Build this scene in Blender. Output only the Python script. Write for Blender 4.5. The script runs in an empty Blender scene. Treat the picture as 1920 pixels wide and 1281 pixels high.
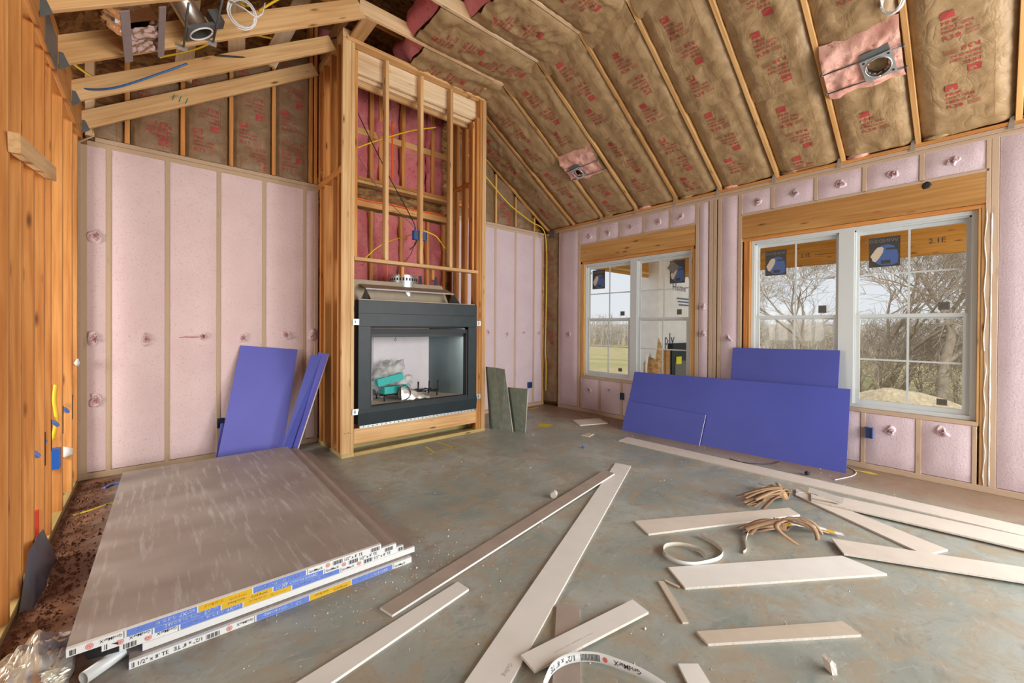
import bpy, bmesh, math, random
from mathutils import Vector, Matrix, noise
rnd = random.Random(7)
SC = bpy.context.scene
COL = SC.collection
V = Vector
# ------------------------------------------------------------------ camera, sky, lights, exposure
cam_d = bpy.data.cameras.new('camera'); cam = bpy.data.objects.new('camera', cam_d); COL.objects.link(cam)
cam_d.sensor_width = 36; cam_d.lens = 779.995 / 1920 * 36
cam_d.shift_x = (960 - 960.8) / 1920 * 1.0; cam_d.shift_y = -(640.5 - 617.907) / 1920
cam_d.clip_start = .05; cam_d.clip_end = 500
_yaw, _pit, _rol = math.radians(40.904), math.radians(-.325), math.radians(.359)
cam.matrix_world = (Matrix.Translation((0, 0, 1.3772)) @ Matrix.Rotation(-_yaw, 4, 'Z') @
                    Matrix.Rotation(math.pi / 2 + _pit, 4, 'X') @ Matrix.Rotation(_rol, 4, 'Z'))
SC.camera = cam
SC.view_settings.view_transform = 'Standard'; SC.view_settings.look = 'None'
SC.view_settings.gamma = 1; SC.view_settings.use_curve_mapping = False
SC.view_settings.exposure = 0.0
W = bpy.data.worlds.new('sky'); SC.world = W; W.use_nodes = True
_n = W.node_tree.nodes; _l = W.node_tree.links; _n.clear()
_o = _n.new('ShaderNodeOutputWorld'); _b = _n.new('ShaderNodeBackground'); _l.new(_b.outputs[0], _o.inputs[0])
_tc = _n.new('ShaderNodeTexCoord'); _sep = _n.new('ShaderNodeSeparateXYZ'); _r = _n.new('ShaderNodeValToRGB')
_l.new(_tc.outputs['Generated'], _sep.inputs[0]); _l.new(_sep.outputs['Z'], _r.inputs[0]); _l.new(_r.outputs[0], _b.inputs[0])
_r.color_ramp.elements[0].color = (.80, .83, .87, 1); _r.color_ramp.elements[1].color = (.70, .77, .90, 1)
_b.inputs[1].default_value = 1.0

def area(name, loc, target, sx, sy, watts, col=(1, 1, 1), spread=180):
    d = bpy.data.lights.new(name, 'AREA'); d.shape = 'RECTANGLE'; d.size = sx; d.size_y = sy
    d.energy = watts; d.color = col; d.spread = math.radians(spread)
    o = bpy.data.objects.new(name, d); COL.objects.link(o); o.location = loc
    o.rotation_euler = (V(target) - V(loc)).to_track_quat('-Z', 'Y').to_euler()
    return o
area('rear_fill_light', (3.4, -3.2, 1.9), (2.0, 4, 2.0), 4.6, 3.0, 375, (1, .985, .965))  # added fill lamp behind the camera; no patio door stands there
area('right_fill_light', (5.15, -2.0, 1.5), (-.5, 3.2, 1.5), 1.9, 2.0, 150, (1, .98, .955))  # added fill lamp out of view, brightens the left stud edges
area('side_room_light', (-2.6, 3.6, 1.55), (.6, 3.5, .1), 1.3, 1.1, 130, (1, .96, .9))
sun_d = bpy.data.lights.new('sun', 'SUN'); sun_d.energy = 2.4; sun_d.angle = math.radians(12); sun_d.color = (1, .95, .86)
sun = bpy.data.objects.new('sun', sun_d); COL.objects.link(sun)
sun.rotation_euler = V((.60, .30, -.72)).to_track_quat('-Z', 'Y').to_euler()

# ------------------------------------------------------------------ room numbers (metres)
XL, XR, YB, YC = -.485, 5.33, 5.25, 4.397
KS = .643                       # slope of the vaulted sides
ZF = 4.385                      # underside of the flat joists
def zr(x): return ZF - KS * (x - 3.30)
def zl(x): return 3.05 + KS * (x - XL)
RAFT = [5.2, 4.6, 4.01, 3.40, 2.79, 2.22, 1.602, 1.009, .462, -.125, -.73, -1.33]

# ------------------------------------------------------------------ materials
MATS = {}
def nmat(name):
    m = bpy.data.materials.new(name); m.use_nodes = True
    nt = m.node_tree; b = nt.nodes['Principled BSDF']; MATS[name] = m
    return m, nt, b
class NT:
    def __init__(s, nt): s.nt = nt
    def n(s, t, **k):
        x = s.nt.nodes.new('ShaderNode' + t)
        for a, v in k.items(): setattr(x, a, v)
        return x
    def l(s, a, b): s.nt.links.new(a, b)
    def coord(s, scale=(1, 1, 1), which='Object', rand=True):
        tc = s.n('TexCoord'); mp = s.n('Mapping'); mp.inputs['Scale'].default_value = scale
        if rand:
            oi = s.n('ObjectInfo'); mu = s.n('Math', operation='MULTIPLY'); mu.inputs[1].default_value = 37.0
            ad = s.n('VectorMath', operation='ADD'); s.l(oi.outputs['Random'], mu.inputs[0])
            s.l(tc.outputs[which], ad.inputs[0]); s.l(mu.outputs[0], ad.inputs[1]); s.l(ad.outputs[0], mp.inputs[0])
        else: s.l(tc.outputs[which], mp.inputs[0])
        return mp.outputs[0]
    def noise(s, vec, scale, detail=4, rough=.55, dist=0):
        x = s.n('TexNoise'); x.inputs['Scale'].default_value = scale; x.inputs['Detail'].default_value = detail
        x.inputs['Roughness'].default_value = rough; x.inputs['Distortion'].default_value = dist
        s.l(vec, x.inputs['Vector']); return x.outputs['Fac']
    def ramp(s, fac, stops):
        x = s.n('ValToRGB'); e = x.color_ramp.elements
        while len(e) < len(stops): e.new(.5)
        for i, (p, c) in enumerate(stops):
            e[i].position = p; e[i].color = tuple(c) + (1,) if len(c) == 3 else c
        s.l(fac, x.inputs[0]); return x.outputs[0]
    def mix(s, fac, a, b, mode='MIX'):
        x = s.n('Mix', data_type='RGBA', blend_type=mode)
        for i, v in ((0, fac), (6, a), (7, b)):
            if isinstance(v, (int, float)): x.inputs[i].default_value = v
            elif isinstance(v, (tuple, list)): x.inputs[i].default_value = tuple(v) + (1,)
            else: s.l(v, x.inputs[i])
        return x.outputs[2]
    def bump(s, h, b, strength=.3, dist=.01):
        x = s.n('Bump'); x.inputs['Strength'].default_value = strength; x.inputs['Distance'].default_value = dist
        s.l(h, x.inputs['Height']); s.l(x.outputs[0], b.inputs['Normal'])
def plain(name, col, rough=.6, metal=0, var=.0, vscale=20, bump=0, spec=.5):
    m, nt, b = nmat(name); t = NT(nt)
    b.inputs['Base Color'].default_value = tuple(col) + (1,)
    b.inputs['Roughness'].default_value = rough; b.inputs['Metallic'].default_value = metal
    b.inputs['Specular IOR Level'].default_value = spec
    if var or bump:
        f = t.noise(t.coord(), vscale, 5)
        if var:
            c = t.ramp(f, [(.25, [max(0, x * (1 - var)) for x in col]), (.75, [min(1, x * (1 + var)) for x in col])])
            t.l(c, b.inputs['Base Color'])
        if bump: t.bump(f, b, bump, .01)
    return m
def wood(name, c_lo, c_hi, c_knot=(.16, .06, .02), rough=.6, net=None):
    m, nt, b = nmat(name); t = NT(nt)
    g = t.noise(t.coord((.9, 26, 26)), 1.6, 5, .6, .35)
    big = t.noise(t.coord((.7, 3.2, 3.2)), 1.3, 2)
    base = t.ramp(g, [(.30, c_lo), (.62, c_hi)])
    oi = t.n('ObjectInfo')
    tint = t.ramp(oi.outputs['Random'], [(0, (.78, .72, .66)), (.5, (1, 1, 1)), (1, (1.0, .9, .8))])
    c = t.mix(1.0, base, tint, 'MULTIPLY')
    dk = t.ramp(big, [(.35, (.80, .70, .60)), (.6, (1, 1, 1))])
    c = t.mix(.8, c, dk, 'MULTIPLY')
    vo = t.n('TexVoronoi'); t.l(t.coord((2.1, 9, 9)), vo.inputs['Vector']); vo.inputs['Scale'].default_value = 1.25
    kn = t.ramp(vo.outputs['Distance'], [(.05, (1, 1, 1)), (.16, (0, 0, 0))])
    c = t.mix(kn, c, c_knot)
    if net: c = t.mix(.72, c, net)
    t.l(c, b.inputs['Base Color']); b.inputs['Roughness'].default_value = rough
    b.inputs['Specular IOR Level'].default_value = .25
    t.bump(g, b, .12, .004)
    return m
WO = wood('wood_orange', (.46, .185, .045), (.66, .33, .105))
WL = wood('wood_light', (.50, .27, .09), (.70, .44, .19))
WP = wood('wood_pale', (.62, .44, .25), (.80, .63, .42), (.30, .15, .06))
WH = wood('wood_header', (.42, .22, .065), (.58, .33, .115))
WM = wood('wood_cream', (.56, .34, .145), (.74, .51, .26))
WT = wood('wood_treated', (.36, .29, .11), (.52, .42, .18))
WN = wood('wood_netted', (.42, .25, .12), (.55, .36, .20), net=(.43, .335, .23))
WN2 = wood('wood_netted_right', (.46, .30, .16), (.60, .42, .26), net=(.52, .40, .30))

def fiber(name, a, b_, speck, bump=.5, sc=55):
    m, nt, b = nmat(name); t = NT(nt)
    f = t.noise(t.coord((1, 1, 1)), sc, 6, .7); g = t.noise(t.coord((1, 1, 1)), 3.0, 3)
    c = t.mix(t.ramp(g, [(.3, (0, 0, 0)), (.7, (1, 1, 1))]), a, b_)
    c = t.mix(t.ramp(f, [(.30, (1, 1, 1)), (.44, (0, 0, 0))]), c, speck)
    t.l(c, b.inputs['Base Color']); b.inputs['Roughness'].default_value = .85
    b.inputs['Specular IOR Level'].default_value = .15
    t.bump(f, b, bump, .012); return m
PK = fiber('pink_netted', (.64, .485, .48), (.69, .54, .53), (.47, .31, .31), .5, 70)
PKR = fiber('pink_netted_right_cast', (.62, .50, .535), (.67, .55, .585), (.47, .34, .39), .5, 75)  # same pink with the lilac cast of the light put into its colour
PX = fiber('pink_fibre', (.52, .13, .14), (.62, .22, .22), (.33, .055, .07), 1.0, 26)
PL = fiber('pink_patch', (.68, .34, .26), (.75, .46, .38), (.46, .15, .11), 1.0, 22)
PT = fiber('pink_tuft', (.52, .24, .25), (.62, .40, .40), (.26, .03, .055), 1.0, 60)

def kraft(name, a, c2):
    m, nt, b = nmat(name); t = NT(nt)
    f = t.noise(t.coord((1, 1, 1)), 9, 5, .6, .6); g = t.noise(t.coord((1, 1, 1)), 120, 2)
    w1 = t.noise(t.coord((1, 1.5, 1)), 3.6, 3, .5, 1.3); w2 = t.noise(t.coord((1.4, 1, 1)), 8, 3, .5, 1.0)
    def ridge(x):
        s1 = t.n('Math', operation='SUBTRACT'); t.l(x, s1.inputs[0]); s1.inputs[1].default_value = .5
        s2 = t.n('Math', operation='ABSOLUTE'); t.l(s1.outputs[0], s2.inputs[0])
        s3 = t.n('Math', operation='POWER'); t.l(s2.outputs[0], s3.inputs[0]); s3.inputs[1].default_value = .6; return s3.outputs[0]
    ad = t.n('Math', operation='MULTIPLY_ADD'); t.l(ridge(w2), ad.inputs[0]); ad.inputs[1].default_value = .45; t.l(ridge(w1), ad.inputs[2])
    c = t.ramp(f, [(.3, a), (.7, c2)]); c = t.mix(.25, c, t.ramp(g, [(.3, (.55, .5, .45)), (.7, (1, 1, 1))]), 'MULTIPLY')
    t.l(c, b.inputs['Base Color']); b.inputs['Roughness'].default_value = .5
    b.inputs['Specular IOR Level'].default_value = .4
    t.bump(ad.outputs[0], b, .42, .018); return m
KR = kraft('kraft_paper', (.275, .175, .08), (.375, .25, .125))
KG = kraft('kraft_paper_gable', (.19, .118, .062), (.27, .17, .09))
RED = plain('red_print', (.36, .055, .045), .7, spec=.2)
FRED = plain('faint_red_print', (.33, .13, .07), .7, spec=.2)

def floor_mat():
    m, nt, b = nmat('concrete'); t = NT(nt)
    co = t.coord((1, 1, 1), rand=False)
    n1 = t.noise(co, 1.3, 6, .62, .4); n2 = t.noise(co, 5, 6, .65, .8); n3 = t.noise(co, 38, 4, .6)
    base = t.ramp(n1, [(.30, (.205, .24, .215)), (.5, (.295, .325, .29)), (.68, (.40, .42, .385))])
    c = t.mix(t.ramp(n2, [(.46, (0, 0, 0)), (.60, (.8, .8, .8))]), base, (.33, .28, .20))       # tan dust
    c = t.mix(t.ramp(t.noise(t.coord((1, 1.6, 1), rand=False), 2.3, 6, .7, 1.4), [(.56, (0, 0, 0)), (.70, (.55, .55, .55))]), c, (.135, .17, .17))
    c = t.mix(t.ramp(t.noise(t.coord((1.2, 3.4, 1), rand=False), 3.6, 8, .75, 2.2), [(.57, (0, 0, 0)), (.70, (.75, .75, .75))]), c, (.47, .48, .45))
    c = t.mix(t.ramp(n3, [(.25, (.5, .5, .5)), (.42, (0, 0, 0))]), c, (.16, .13, .085))
    sp = t.n('SeparateXYZ'); t.l(co, sp.inputs[0])
    ad = t.n('Math', operation='MULTIPLY_ADD'); t.l(n2, ad.inputs[0]); ad.inputs[1].default_value = .5; t.l(sp.outputs[0], ad.inputs[2])
    mr = t.n('MapRange'); t.l(ad.outputs[0], mr.inputs[0])                                           # red dirt by the left wall
    for i, v in ((1, -.05), (2, .22), (3, 1), (4, 0)): mr.inputs[i].default_value = v
    dirt = t.ramp(t.noise(co, 7, 7, .7, 1), [(.33, (.085, .035, .017)), (.55, (.18, .078, .038)), (.70, (.30, .20, .14))])
    c = t.mix(mr.outputs[0], c, dirt)
    mr2 = t.n('MapRange'); ad2 = t.n('Math', operation='MULTIPLY_ADD'); t.l(n2, ad2.inputs[0]); ad2.inputs[1].default_value = -.9; t.l(sp.outputs[0], ad2.inputs[2])
    t.l(ad2.outputs[0], mr2.inputs[0])
    for i, v in ((1, 3.95), (2, 4.45), (3, 0), (4, .8)): mr2.inputs[i].default_value = v
    c = t.mix(mr2.outputs[0], c, (.235, .135, .075))
    t.l(c, b.inputs['Base Color'])
    r = t.ramp(n2, [(.35, (.32, .32, .32)), (.65, (.62, .62, .62))]); t.l(r, b.inputs['Roughness'])
    b.inputs['Specular IOR Level'].default_value = .5
    t.bump(n3, b, .10, .004); return m
FL = floor_mat()

def board_top():
    m, nt, b = nmat('grey_board_paper'); t = NT(nt)
    st = t.noise(t.coord((17, 1.6, 1), rand=False), 2.0, 5, .6, .15); bl = t.noise(t.coord((1, 1, 1), rand=False), 2.2, 4)
    c = t.ramp(bl, [(.3, (.27, .225, .19)), (.7, (.36, .32, .285))])
    c = t.mix(t.ramp(st, [(.54, (0, 0, 0)), (.70, (.6, .6, .6))]), c, (.52, .52, .51))
    t.l(c, b.inputs['Base Color']); b.inputs['Roughness'].default_value = .5; return m
GT = board_top()
GREY = plain('grey_paper_back', (.34, .28, .235), .7, var=.12, vscale=6)
WHT = plain('white_board_face', (.68, .675, .635), .65, var=.05, vscale=7)
WH2 = plain('cream_board_face', (.60, .545, .475), .65, var=.06, vscale=8)
TAN = plain('tan_board_face', (.50, .435, .345), .7, var=.08, vscale=8)
GYP = plain('gypsum_core', (.66, .60, .53), .9, var=.12, vscale=60, bump=.4)
BLUE = plain('purple_board_face', (.066, .085, .39), .5, var=.06, vscale=3, spec=.4)
BLUL = plain('purple_board_lilac', (.095, .10, .44), .5, var=.06, vscale=3, spec=.4)
GRN = plain('grey_green_board', (.195, .225, .18), .7, var=.22, vscale=14, bump=.2)
WHITEV = plain('white_vinyl', (.56, .60, .595), .35)
BLK = plain('black_steel', (.011, .021, .025), .45, var=.25, vscale=9, spec=.35)
BLK2 = plain('black_plain', (.012, .013, .014), .6)
LINER = plain('liner_panel', (.60, .56, .58), .6, var=.07, vscale=5)
SIDE = plain('side_panel_steel', (.20, .26, .27), .30, .65, var=.10, vscale=2)
TANM = plain('tan_metal', (.30, .245, .17), .5, .25, var=.1)
GALV = plain('galvanised', (.55, .58, .58), .35, .8, var=.15, vscale=25)
GALD = plain('grey_plate', (.13, .14, .14), .5, .4, var=.12)
STRAP = plain('grey_strap', (.30, .26, .26), .5, .3, var=.1)
FOIL = plain('foil', (.74, .68, .67), .14, 1.0, var=.2, vscale=9, bump=.6)
FOILB = plain('gold_film', (.74, .70, .58), .22, .5, var=.25, vscale=7, bump=.3)
CANM = plain('can_steel', (.50, .46, .40), .28, .9, var=.1)
YEL = plain('yellow_cable', (.80, .52, .02), .45)
BLUC = plain('blue_cable', (.03, .13, .36), .45)
BLKC = plain('black_cable', (.015, .015, .02), .5)
WHC = plain('white_cable', (.75, .73, .70), .45)
ORG = plain('orange_pipe', (.80, .13, .02), .4)
BBOX = plain('blue_box', (.01, .10, .42), .4)
DBOX = plain('dark_blue_box', (.012, .035, .085), .45)
TEAL = plain('teal_foam', (.05, .46, .42), .8, var=.1, vscale=40, bump=.3)
PVC = plain('pvc', (.62, .66, .66), .35)
YPNT = plain('yellow_paint', (.60, .47, .03), .75, var=.25, vscale=30)
TAPE = plain('white_label_tape', (.72, .74, .72), .5)
TPB = plain('label_blue', (.12, .21, .62), .5)
TPY = plain('label_yellow', (.66, .40, .012), .5)
TPK = plain('label_black', (.015, .016, .018), .5)
TPR = plain('label_red', (.62, .12, .10), .5)
PAP = plain('brown_paper_tape', (.34, .215, .12), .7, var=.2, vscale=12)
PAPL = plain('pale_paper_tape', (.60, .55, .45), .7, var=.1, vscale=12)
STK = plain('sticker_black', (.045, .043, .04), .5, var=.2)
STB = plain('sticker_blue', (.06, .115, .30), .5)
STC = plain('sticker_beige', (.55, .47, .36), .5)
SGREY = plain('sticker_grey', (.16, .15, .13), .6, var=.2, vscale=60)
FOAMW = plain('white_foam', (.72, .70, .64), .8, var=.1, vscale=30, bump=.6)
WRAP = plain('house_wrap', (.90, .87, .80), .5, var=.08, vscale=5, bump=.3)
WRPT = plain('wrap_print', (.10, .13, .24), .6)
LETR = plain('grey_letters', (.10, .085, .07), .7)
LETF = plain('faint_letters', (.45, .42, .38), .7)
GREEN = plain('green_crayon', (.02, .20, .13), .7)
DIRTC = plain('dirt_clod', (.16, .075, .04), .95, var=.3, vscale=20)
CRUMB = plain('gypsum_crumb', (.62, .54, .46), .9, var=.2, vscale=50)
BARK = plain('bark', (.42, .35, .28), .9, var=.3, vscale=6)
TWIG = plain('twig', (.50, .41, .33), .9, var=.25, vscale=4)
STRAW = plain('straw', (.56, .46, .31), .9, var=.3, vscale=14, bump=.6)
BRICKR = plain('brick_red', (.30, .13, .09), .9, var=.2)
ROOFB = plain('roof_blue_grey', (.14, .19, .26), .8, var=.15)
def osb(name, a, b_, c3):
    m, nt, b = nmat(name); t = NT(nt)
    vo = t.n('TexVoronoi'); t.l(t.coord((1, 1, 2.2), rand=False), vo.inputs['Vector']); vo.inputs['Scale'].default_value = 13
    g = t.noise(t.coord((1, 1, 2.2), rand=False), 9, 5, .7, 1.2)
    h = t.n('HueSaturation'); sp = t.n('SeparateColor'); t.l(vo.outputs['Color'], sp.inputs[0])
    ad = t.n('Math', operation='MULTIPLY_ADD'); t.l(sp.outputs[0], ad.inputs[0]); ad.inputs[1].default_value = .35; t.l(g, ad.inputs[2])
    t.l(t.ramp(ad.outputs[0], [(.42, a), (.66, b_), (.85, c3)]), b.inputs['Base Color']); b.inputs['Roughness'].default_value = .75; return m
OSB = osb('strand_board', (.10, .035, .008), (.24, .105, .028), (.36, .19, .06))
OSBX = osb('strand_board_outdoor', (.42, .20, .06), (.62, .36, .13), (.75, .50, .24))
LVL = wood('lvl_beam', (.55, .26, .05), (.72, .38, .09))
WXP = wood('porch_lumber', (.66, .42, .17), (.82, .58, .28))
def ground_mat():
    m, nt, b = nmat('winter_grass'); t = NT(nt); co = t.coord((1, 1, 1), rand=False)
    a = t.noise(co, .35, 6, .65, .5); f = t.noise(co, 6, 6, .7)
    c = t.ramp(a, [(.36, (.58, .46, .26)), (.50, (.52, .44, .22)), (.62, (.36, .38, .13))])
    c = t.mix(.6, c, t.ramp(f, [(.3, (.55, .52, .45)), (.7, (1.15, 1.1, 1.0))]), 'MULTIPLY')
    t.l(c, b.inputs['Base Color']); b.inputs['Roughness'].default_value = .95; t.bump(f, b, .8, .1); return m
GRS = ground_mat()
def glass_mat(name, tint, refl):
    m = bpy.data.materials.new(name); m.use_nodes = True; nt = m.node_tree; nt.nodes.clear(); t = NT(nt)
    o = t.n('OutputMaterial'); tr = t.n('BsdfTransparent'); gl = t.n('BsdfGlossy'); mx = t.n('MixShader'); fr = t.n('Fresnel')
    tr.inputs[0].default_value = tuple(tint) + (1,); gl.inputs['Roughness'].default_value = .02
    mu = t.n('Math', operation='MULTIPLY'); mu.inputs[1].default_value = refl; t.l(fr.outputs[0], mu.inputs[0])
    t.l(mu.outputs[0], mx.inputs[0]); t.l(tr.outputs[0], mx.inputs[1]); t.l(gl.outputs[0], mx.inputs[2]); t.l(mx.outputs[0], o.inputs[0])
    return m
GLS = glass_mat('window_glass', (.97, .985, .98), .15)
def film_mat():
    m, nt, b = nmat('clear_plastic_film'); t = NT(nt)
    b.inputs['Base Color'].default_value = (.78, .80, .76, 1); b.inputs['Roughness'].default_value = .25; b.inputs['Alpha'].default_value = .30; return m
FILM = film_mat()

# ------------------------------------------------------------------ helpers
def tag(o, label=None, cat=None, group=None, kind=None):
    if label: o['label'] = label
    if cat: o['category'] = cat
    if group: o['group'] = group
    if kind: o['kind'] = kind
    return o
def put(o, parent):
    COL.objects.link(o)
    if parent is not None:
        o.parent = parent; o.matrix_parent_inverse = Matrix.Translation(-parent_loc(parent))
    return o
def parent_loc(p):
    v = V((0, 0, 0))
    while p is not None: v += p.matrix_basis.translation; break
    return ABS[p.name] if p.name in ABS else v
ABS = {}
def empty(name, loc=(0, 0, 0), label=None, cat=None, group=None, kind=None):
    o = bpy.data.objects.new(name, None); COL.objects.link(o); o.location = loc; o.empty_display_size = .1
    ABS[o.name] = V(loc); return tag(o, label, cat, group, kind)
class MB:
    def __init__(s): s.v = []; s.f = []; s.mi = []; s.sm = []
    def add(s, vs, fs, mi=0, smooth=False):
        k = len(s.v); s.v += [tuple(v) for v in vs]; s.f += [tuple(i + k for i in f) for f in fs]
        s.mi += [mi] * len(fs); s.sm += [smooth] * len(fs); return s
    def box(s, x0, x1, y0, y1, z0, z1, mi=0):
        vs = [(x, y, z) for z in (z0, z1) for y in (y0, y1) for x in (x0, x1)]
        return s.add(vs, [(0, 2, 3, 1), (4, 5, 7, 6), (0, 1, 5, 4), (2, 6, 7, 3), (0, 4, 6, 2), (1, 3, 7, 5)], mi)
    def prism(s, poly, d, mi=0, side=None):          # poly of 3D points, extruded by vector d
        n = len(poly); p = [V(q) for q in poly]; d = V(d)
        nrm = sum(((p[i] - p[0]).cross(p[i + 1] - p[0]) for i in range(1, n - 1)), V((0, 0, 0)))
        if nrm.dot(d) < 0: p = p[::-1]
        vs = p + [q + d for q in p]
        s.add(vs, [tuple(range(n))[::-1], tuple(range(n, 2 * n))], mi)
        s.add(vs, [(i, (i + 1) % n, n + (i + 1) % n, n + i) for i in range(n)], mi if side is None else side)
        return s
    def tube(s, pts, r, n=8, mi=0, cap=True, smooth=True):
        pts = [V(p) for p in pts]; k = len(s.v); rs = r if isinstance(r, (list, tuple)) else [r] * len(pts)
        up = V((0, 0, 1)); a = None; vs = []
        for i, p in enumerate(pts):
            t = (pts[min(i + 1, len(pts) - 1)] - pts[max(i - 1, 0)]).normalized()
            if a is None:
                a = t.cross(up)
                if a.length < .05: a = t.cross(V((1, 0, 0)))
            a = (a - t * a.dot(t)).normalized(); b = t.cross(a)
            vs += [p + (a * math.cos(q * 2 * math.pi / n) + b * math.sin(q * 2 * math.pi / n)) * rs[i] for q in range(n)]
        fs = [(i * n + q, i * n + (q + 1) % n, (i + 1) * n + (q + 1) % n, (i + 1) * n + q) for i in range(len(pts) - 1) for q in range(n)]
        if cap: fs += [tuple(range(n))[::-1], tuple((len(pts) - 1) * n + q for q in range(n))]
        return s.add(vs, fs, mi, smooth)
    def ribbon(s, pts, w, wd, t=.0012, mi=0, mi2=None):     # flat strip of width w along wd per point
        pts = [V(p) for p in pts]; wds = wd if isinstance(wd, list) else [V(wd)] * len(pts); vs = []; fs = []
        for i, p in enumerate(pts):
            d = (pts[min(i + 1, len(pts) - 1)] - pts[max(i - 1, 0)]).normalized(); wv = V(wds[i]).normalized(); nn = d.cross(wv).normalized() * t
            vs += [p, p + wv * w, p + wv * w + nn, p + nn]
        k = 4
        for i in range(len(pts) - 1):
            a, b = i * k, (i + 1) * k
            s_ = [(a, a + 1, b + 1, b), (a + 1, a + 2, b + 2, b + 1), (a + 2, a + 3, b + 3, b + 2), (a + 3, a, b, b + 3)]
            fs += s_
        m0 = len(s.mi); s.add(vs, fs, mi, True)
        if mi2 is not None:
            for i in range(len(pts) - 1): s.mi[m0 + i * 4 + 2] = mi2
        return s
    def grid(s, nu, nv, fn, mi=0, smooth=True):
        vs = [fn(i / nu, j / nv) for i in range(nu + 1) for j in range(nv + 1)]
        fs = [(i * (nv + 1) + j, (i + 1) * (nv + 1) + j, (i + 1) * (nv + 1) + j + 1, i * (nv + 1) + j + 1) for i in range(nu) for j in range(nv)]
        return s.add(vs, fs, mi, smooth)
    def text(s, st, h, fn, mi=0, align='L', sx=1.0):
        vs, fs, w = glyphs(st); off = 0 if align == 'L' else (-w / 2 if align == 'C' else -w)
        return s.add([fn((x + off) * h * sx, y * h) for x, y in vs], fs, mi)
    def blob(s, c, rx, ry, rz, seed, amp=.3, sub=2, mi=0, fq=1.6):
        bm = bmesh.new(); bmesh.ops.create_icosphere(bm, subdivisions=sub, radius=1)
        vs = []
        for v in bm.verts:
            d = v.co.normalized(); k = 1 + amp * noise.noise(d * fq + V((seed * 3.7, seed, 0)))* 2
            vs.append((c[0] + d.x * rx * k, c[1] + d.y * ry * k, c[2] + d.z * rz * k))
        fs = [tuple(v.index for v in f.verts) for f in bm.faces]; bm.free()
        return s.add(vs, fs, mi, True)
    def build(s, name, mats, parent=None, **kw):
        me = bpy.data.meshes.new(name); me.from_pydata(s.v, [], s.f)
        for m in (mats if isinstance(mats, (list, tuple)) else [mats]): me.materials.append(m)
        me.polygons.foreach_set('material_index', s.mi); me.polygons.foreach_set('use_smooth', s.sm); me.update()
        o = bpy.data.objects.new(name, me); put(o, parent); return tag(o, **kw)
_G = {}
def glyphs(st):
    if st in _G: return _G[st]
    cu = bpy.data.curves.new('lettering', 'FONT'); cu.body = st; cu.size = 1.38; cu.resolution_u = 1; cu.offset = .009
    ob = bpy.data.objects.new('lettering', cu); me = bpy.data.meshes.new_from_object(ob)
    vs = [(v.co.x, v.co.y) for v in me.vertices]; fs = [tuple(p.vertices) for p in me.polygons]
    bpy.data.objects.remove(ob); bpy.data.curves.remove(cu); bpy.data.meshes.remove(me)
    w = max([v[0] for v in vs] or [0]); _G[st] = (vs, fs, w); return _G[st]
_BM = {}
def beam(name, p0, p1, w, h, m, parent=None, up=(0, 0, 1), ch=.003, **kw):
    """board from p0 to p1, w across, h along up; own local x runs with the grain; meshes of equal size are shared"""
    p0, p1 = V(p0), V(p1); d = p1 - p0; L = d.length; x = d / L; y = V(up).cross(x)
    if y.length < .01: y = V((0, 1, 0)).cross(x)
    y.normalize(); z = x.cross(y)
    key = (round(L, 4), w, h, m.name)
    if key not in _BM:
        a, b, c = w / 2, h / 2, ch
        prof = [(-a + c, -b), (a - c, -b), (a, -b + c), (a, b - c), (a - c, b), (-a + c, b), (-a, b - c), (-a, -b + c)]
        vs = [(xx, u, v) for xx in (0, L) for u, v in prof]
        fs = [(i, (i + 1) % 8, 8 + (i + 1) % 8, 8 + i) for i in range(8)] + [tuple(range(8))[::-1], tuple(range(8, 16))]
        me = bpy.data.meshes.new(name); me.from_pydata(vs, [], [f[::-1] for f in fs]); me.materials.append(m)
        bm = bmesh.new(); bm.from_mesh(me); bmesh.ops.recalc_face_normals(bm, faces=bm.faces); bm.to_mesh(me); bm.free(); _BM[key] = me
    o = bpy.data.objects.new(name, _BM[key])
    o.matrix_basis = Matrix(((x.x, y.x, z.x, p0.x), (x.y, y.y, z.y, p0.y), (x.z, y.z, z.z, p0.z), (0, 0, 0, 1)))
    ABS[o.name] = p0; put(o, parent); return tag(o, **kw)
def post(name, x0, x1, y0, y1, z0, z1, m, parent=None, **kw):      # upright stud, grain vertical
    return beam(name, ((x0 + x1) / 2, (y0 + y1) / 2, z0), ((x0 + x1) / 2, (y0 + y1) / 2, z1), round(y1 - y0, 4), round(x1 - x0, 4), m, parent, up=(1, 0, 0), **kw)
def lx(name, x0, x1, y0, y1, z0, z1, m, parent=None, **kw):        # board lying along x
    return beam(name, (x0, (y0 + y1) / 2, (z0 + z1) / 2), (x1, (y0 + y1) / 2, (z0 + z1) / 2), round(y1 - y0, 4), round(z1 - z0, 4), m, parent, **kw)
def ly(name, x0, x1, y0, y1, z0, z1, m, parent=None, **kw):
    return beam(name, ((x0 + x1) / 2, y0, (z0 + z1) / 2), ((x0 + x1) / 2, y1, (z0 + z1) / 2), round(x1 - x0, 4), round(z1 - z0, 4), m, parent, **kw)
def box(name, x0, x1, y0, y1, z0, z1, m, parent=None, **kw):
    return MB().box(x0, x1, y0, y1, z0, z1).build(name, m, parent, **kw)
def spline(pts, n=8):
    P = [V(p) for p in pts]; out = []
    for i in range(len(P) - 1):
        a, b, c, d = P[max(i - 1, 0)], P[i], P[i + 1], P[min(i + 2, len(P) - 1)]
        for k in range(n):
            t = k / n
            out.append(.5 * ((2 * b) + (c - a) * t + (2 * a - 5 * b + 4 * c - d) * t * t + (3 * b - a - 3 * c + d) * t ** 3))
    return out + [P[-1]]
def cable(name, pts, r, m, parent=None, n=6, **kw):
    return MB().tube(spline(pts), r, n).build(name, m, parent, **kw)

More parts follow.
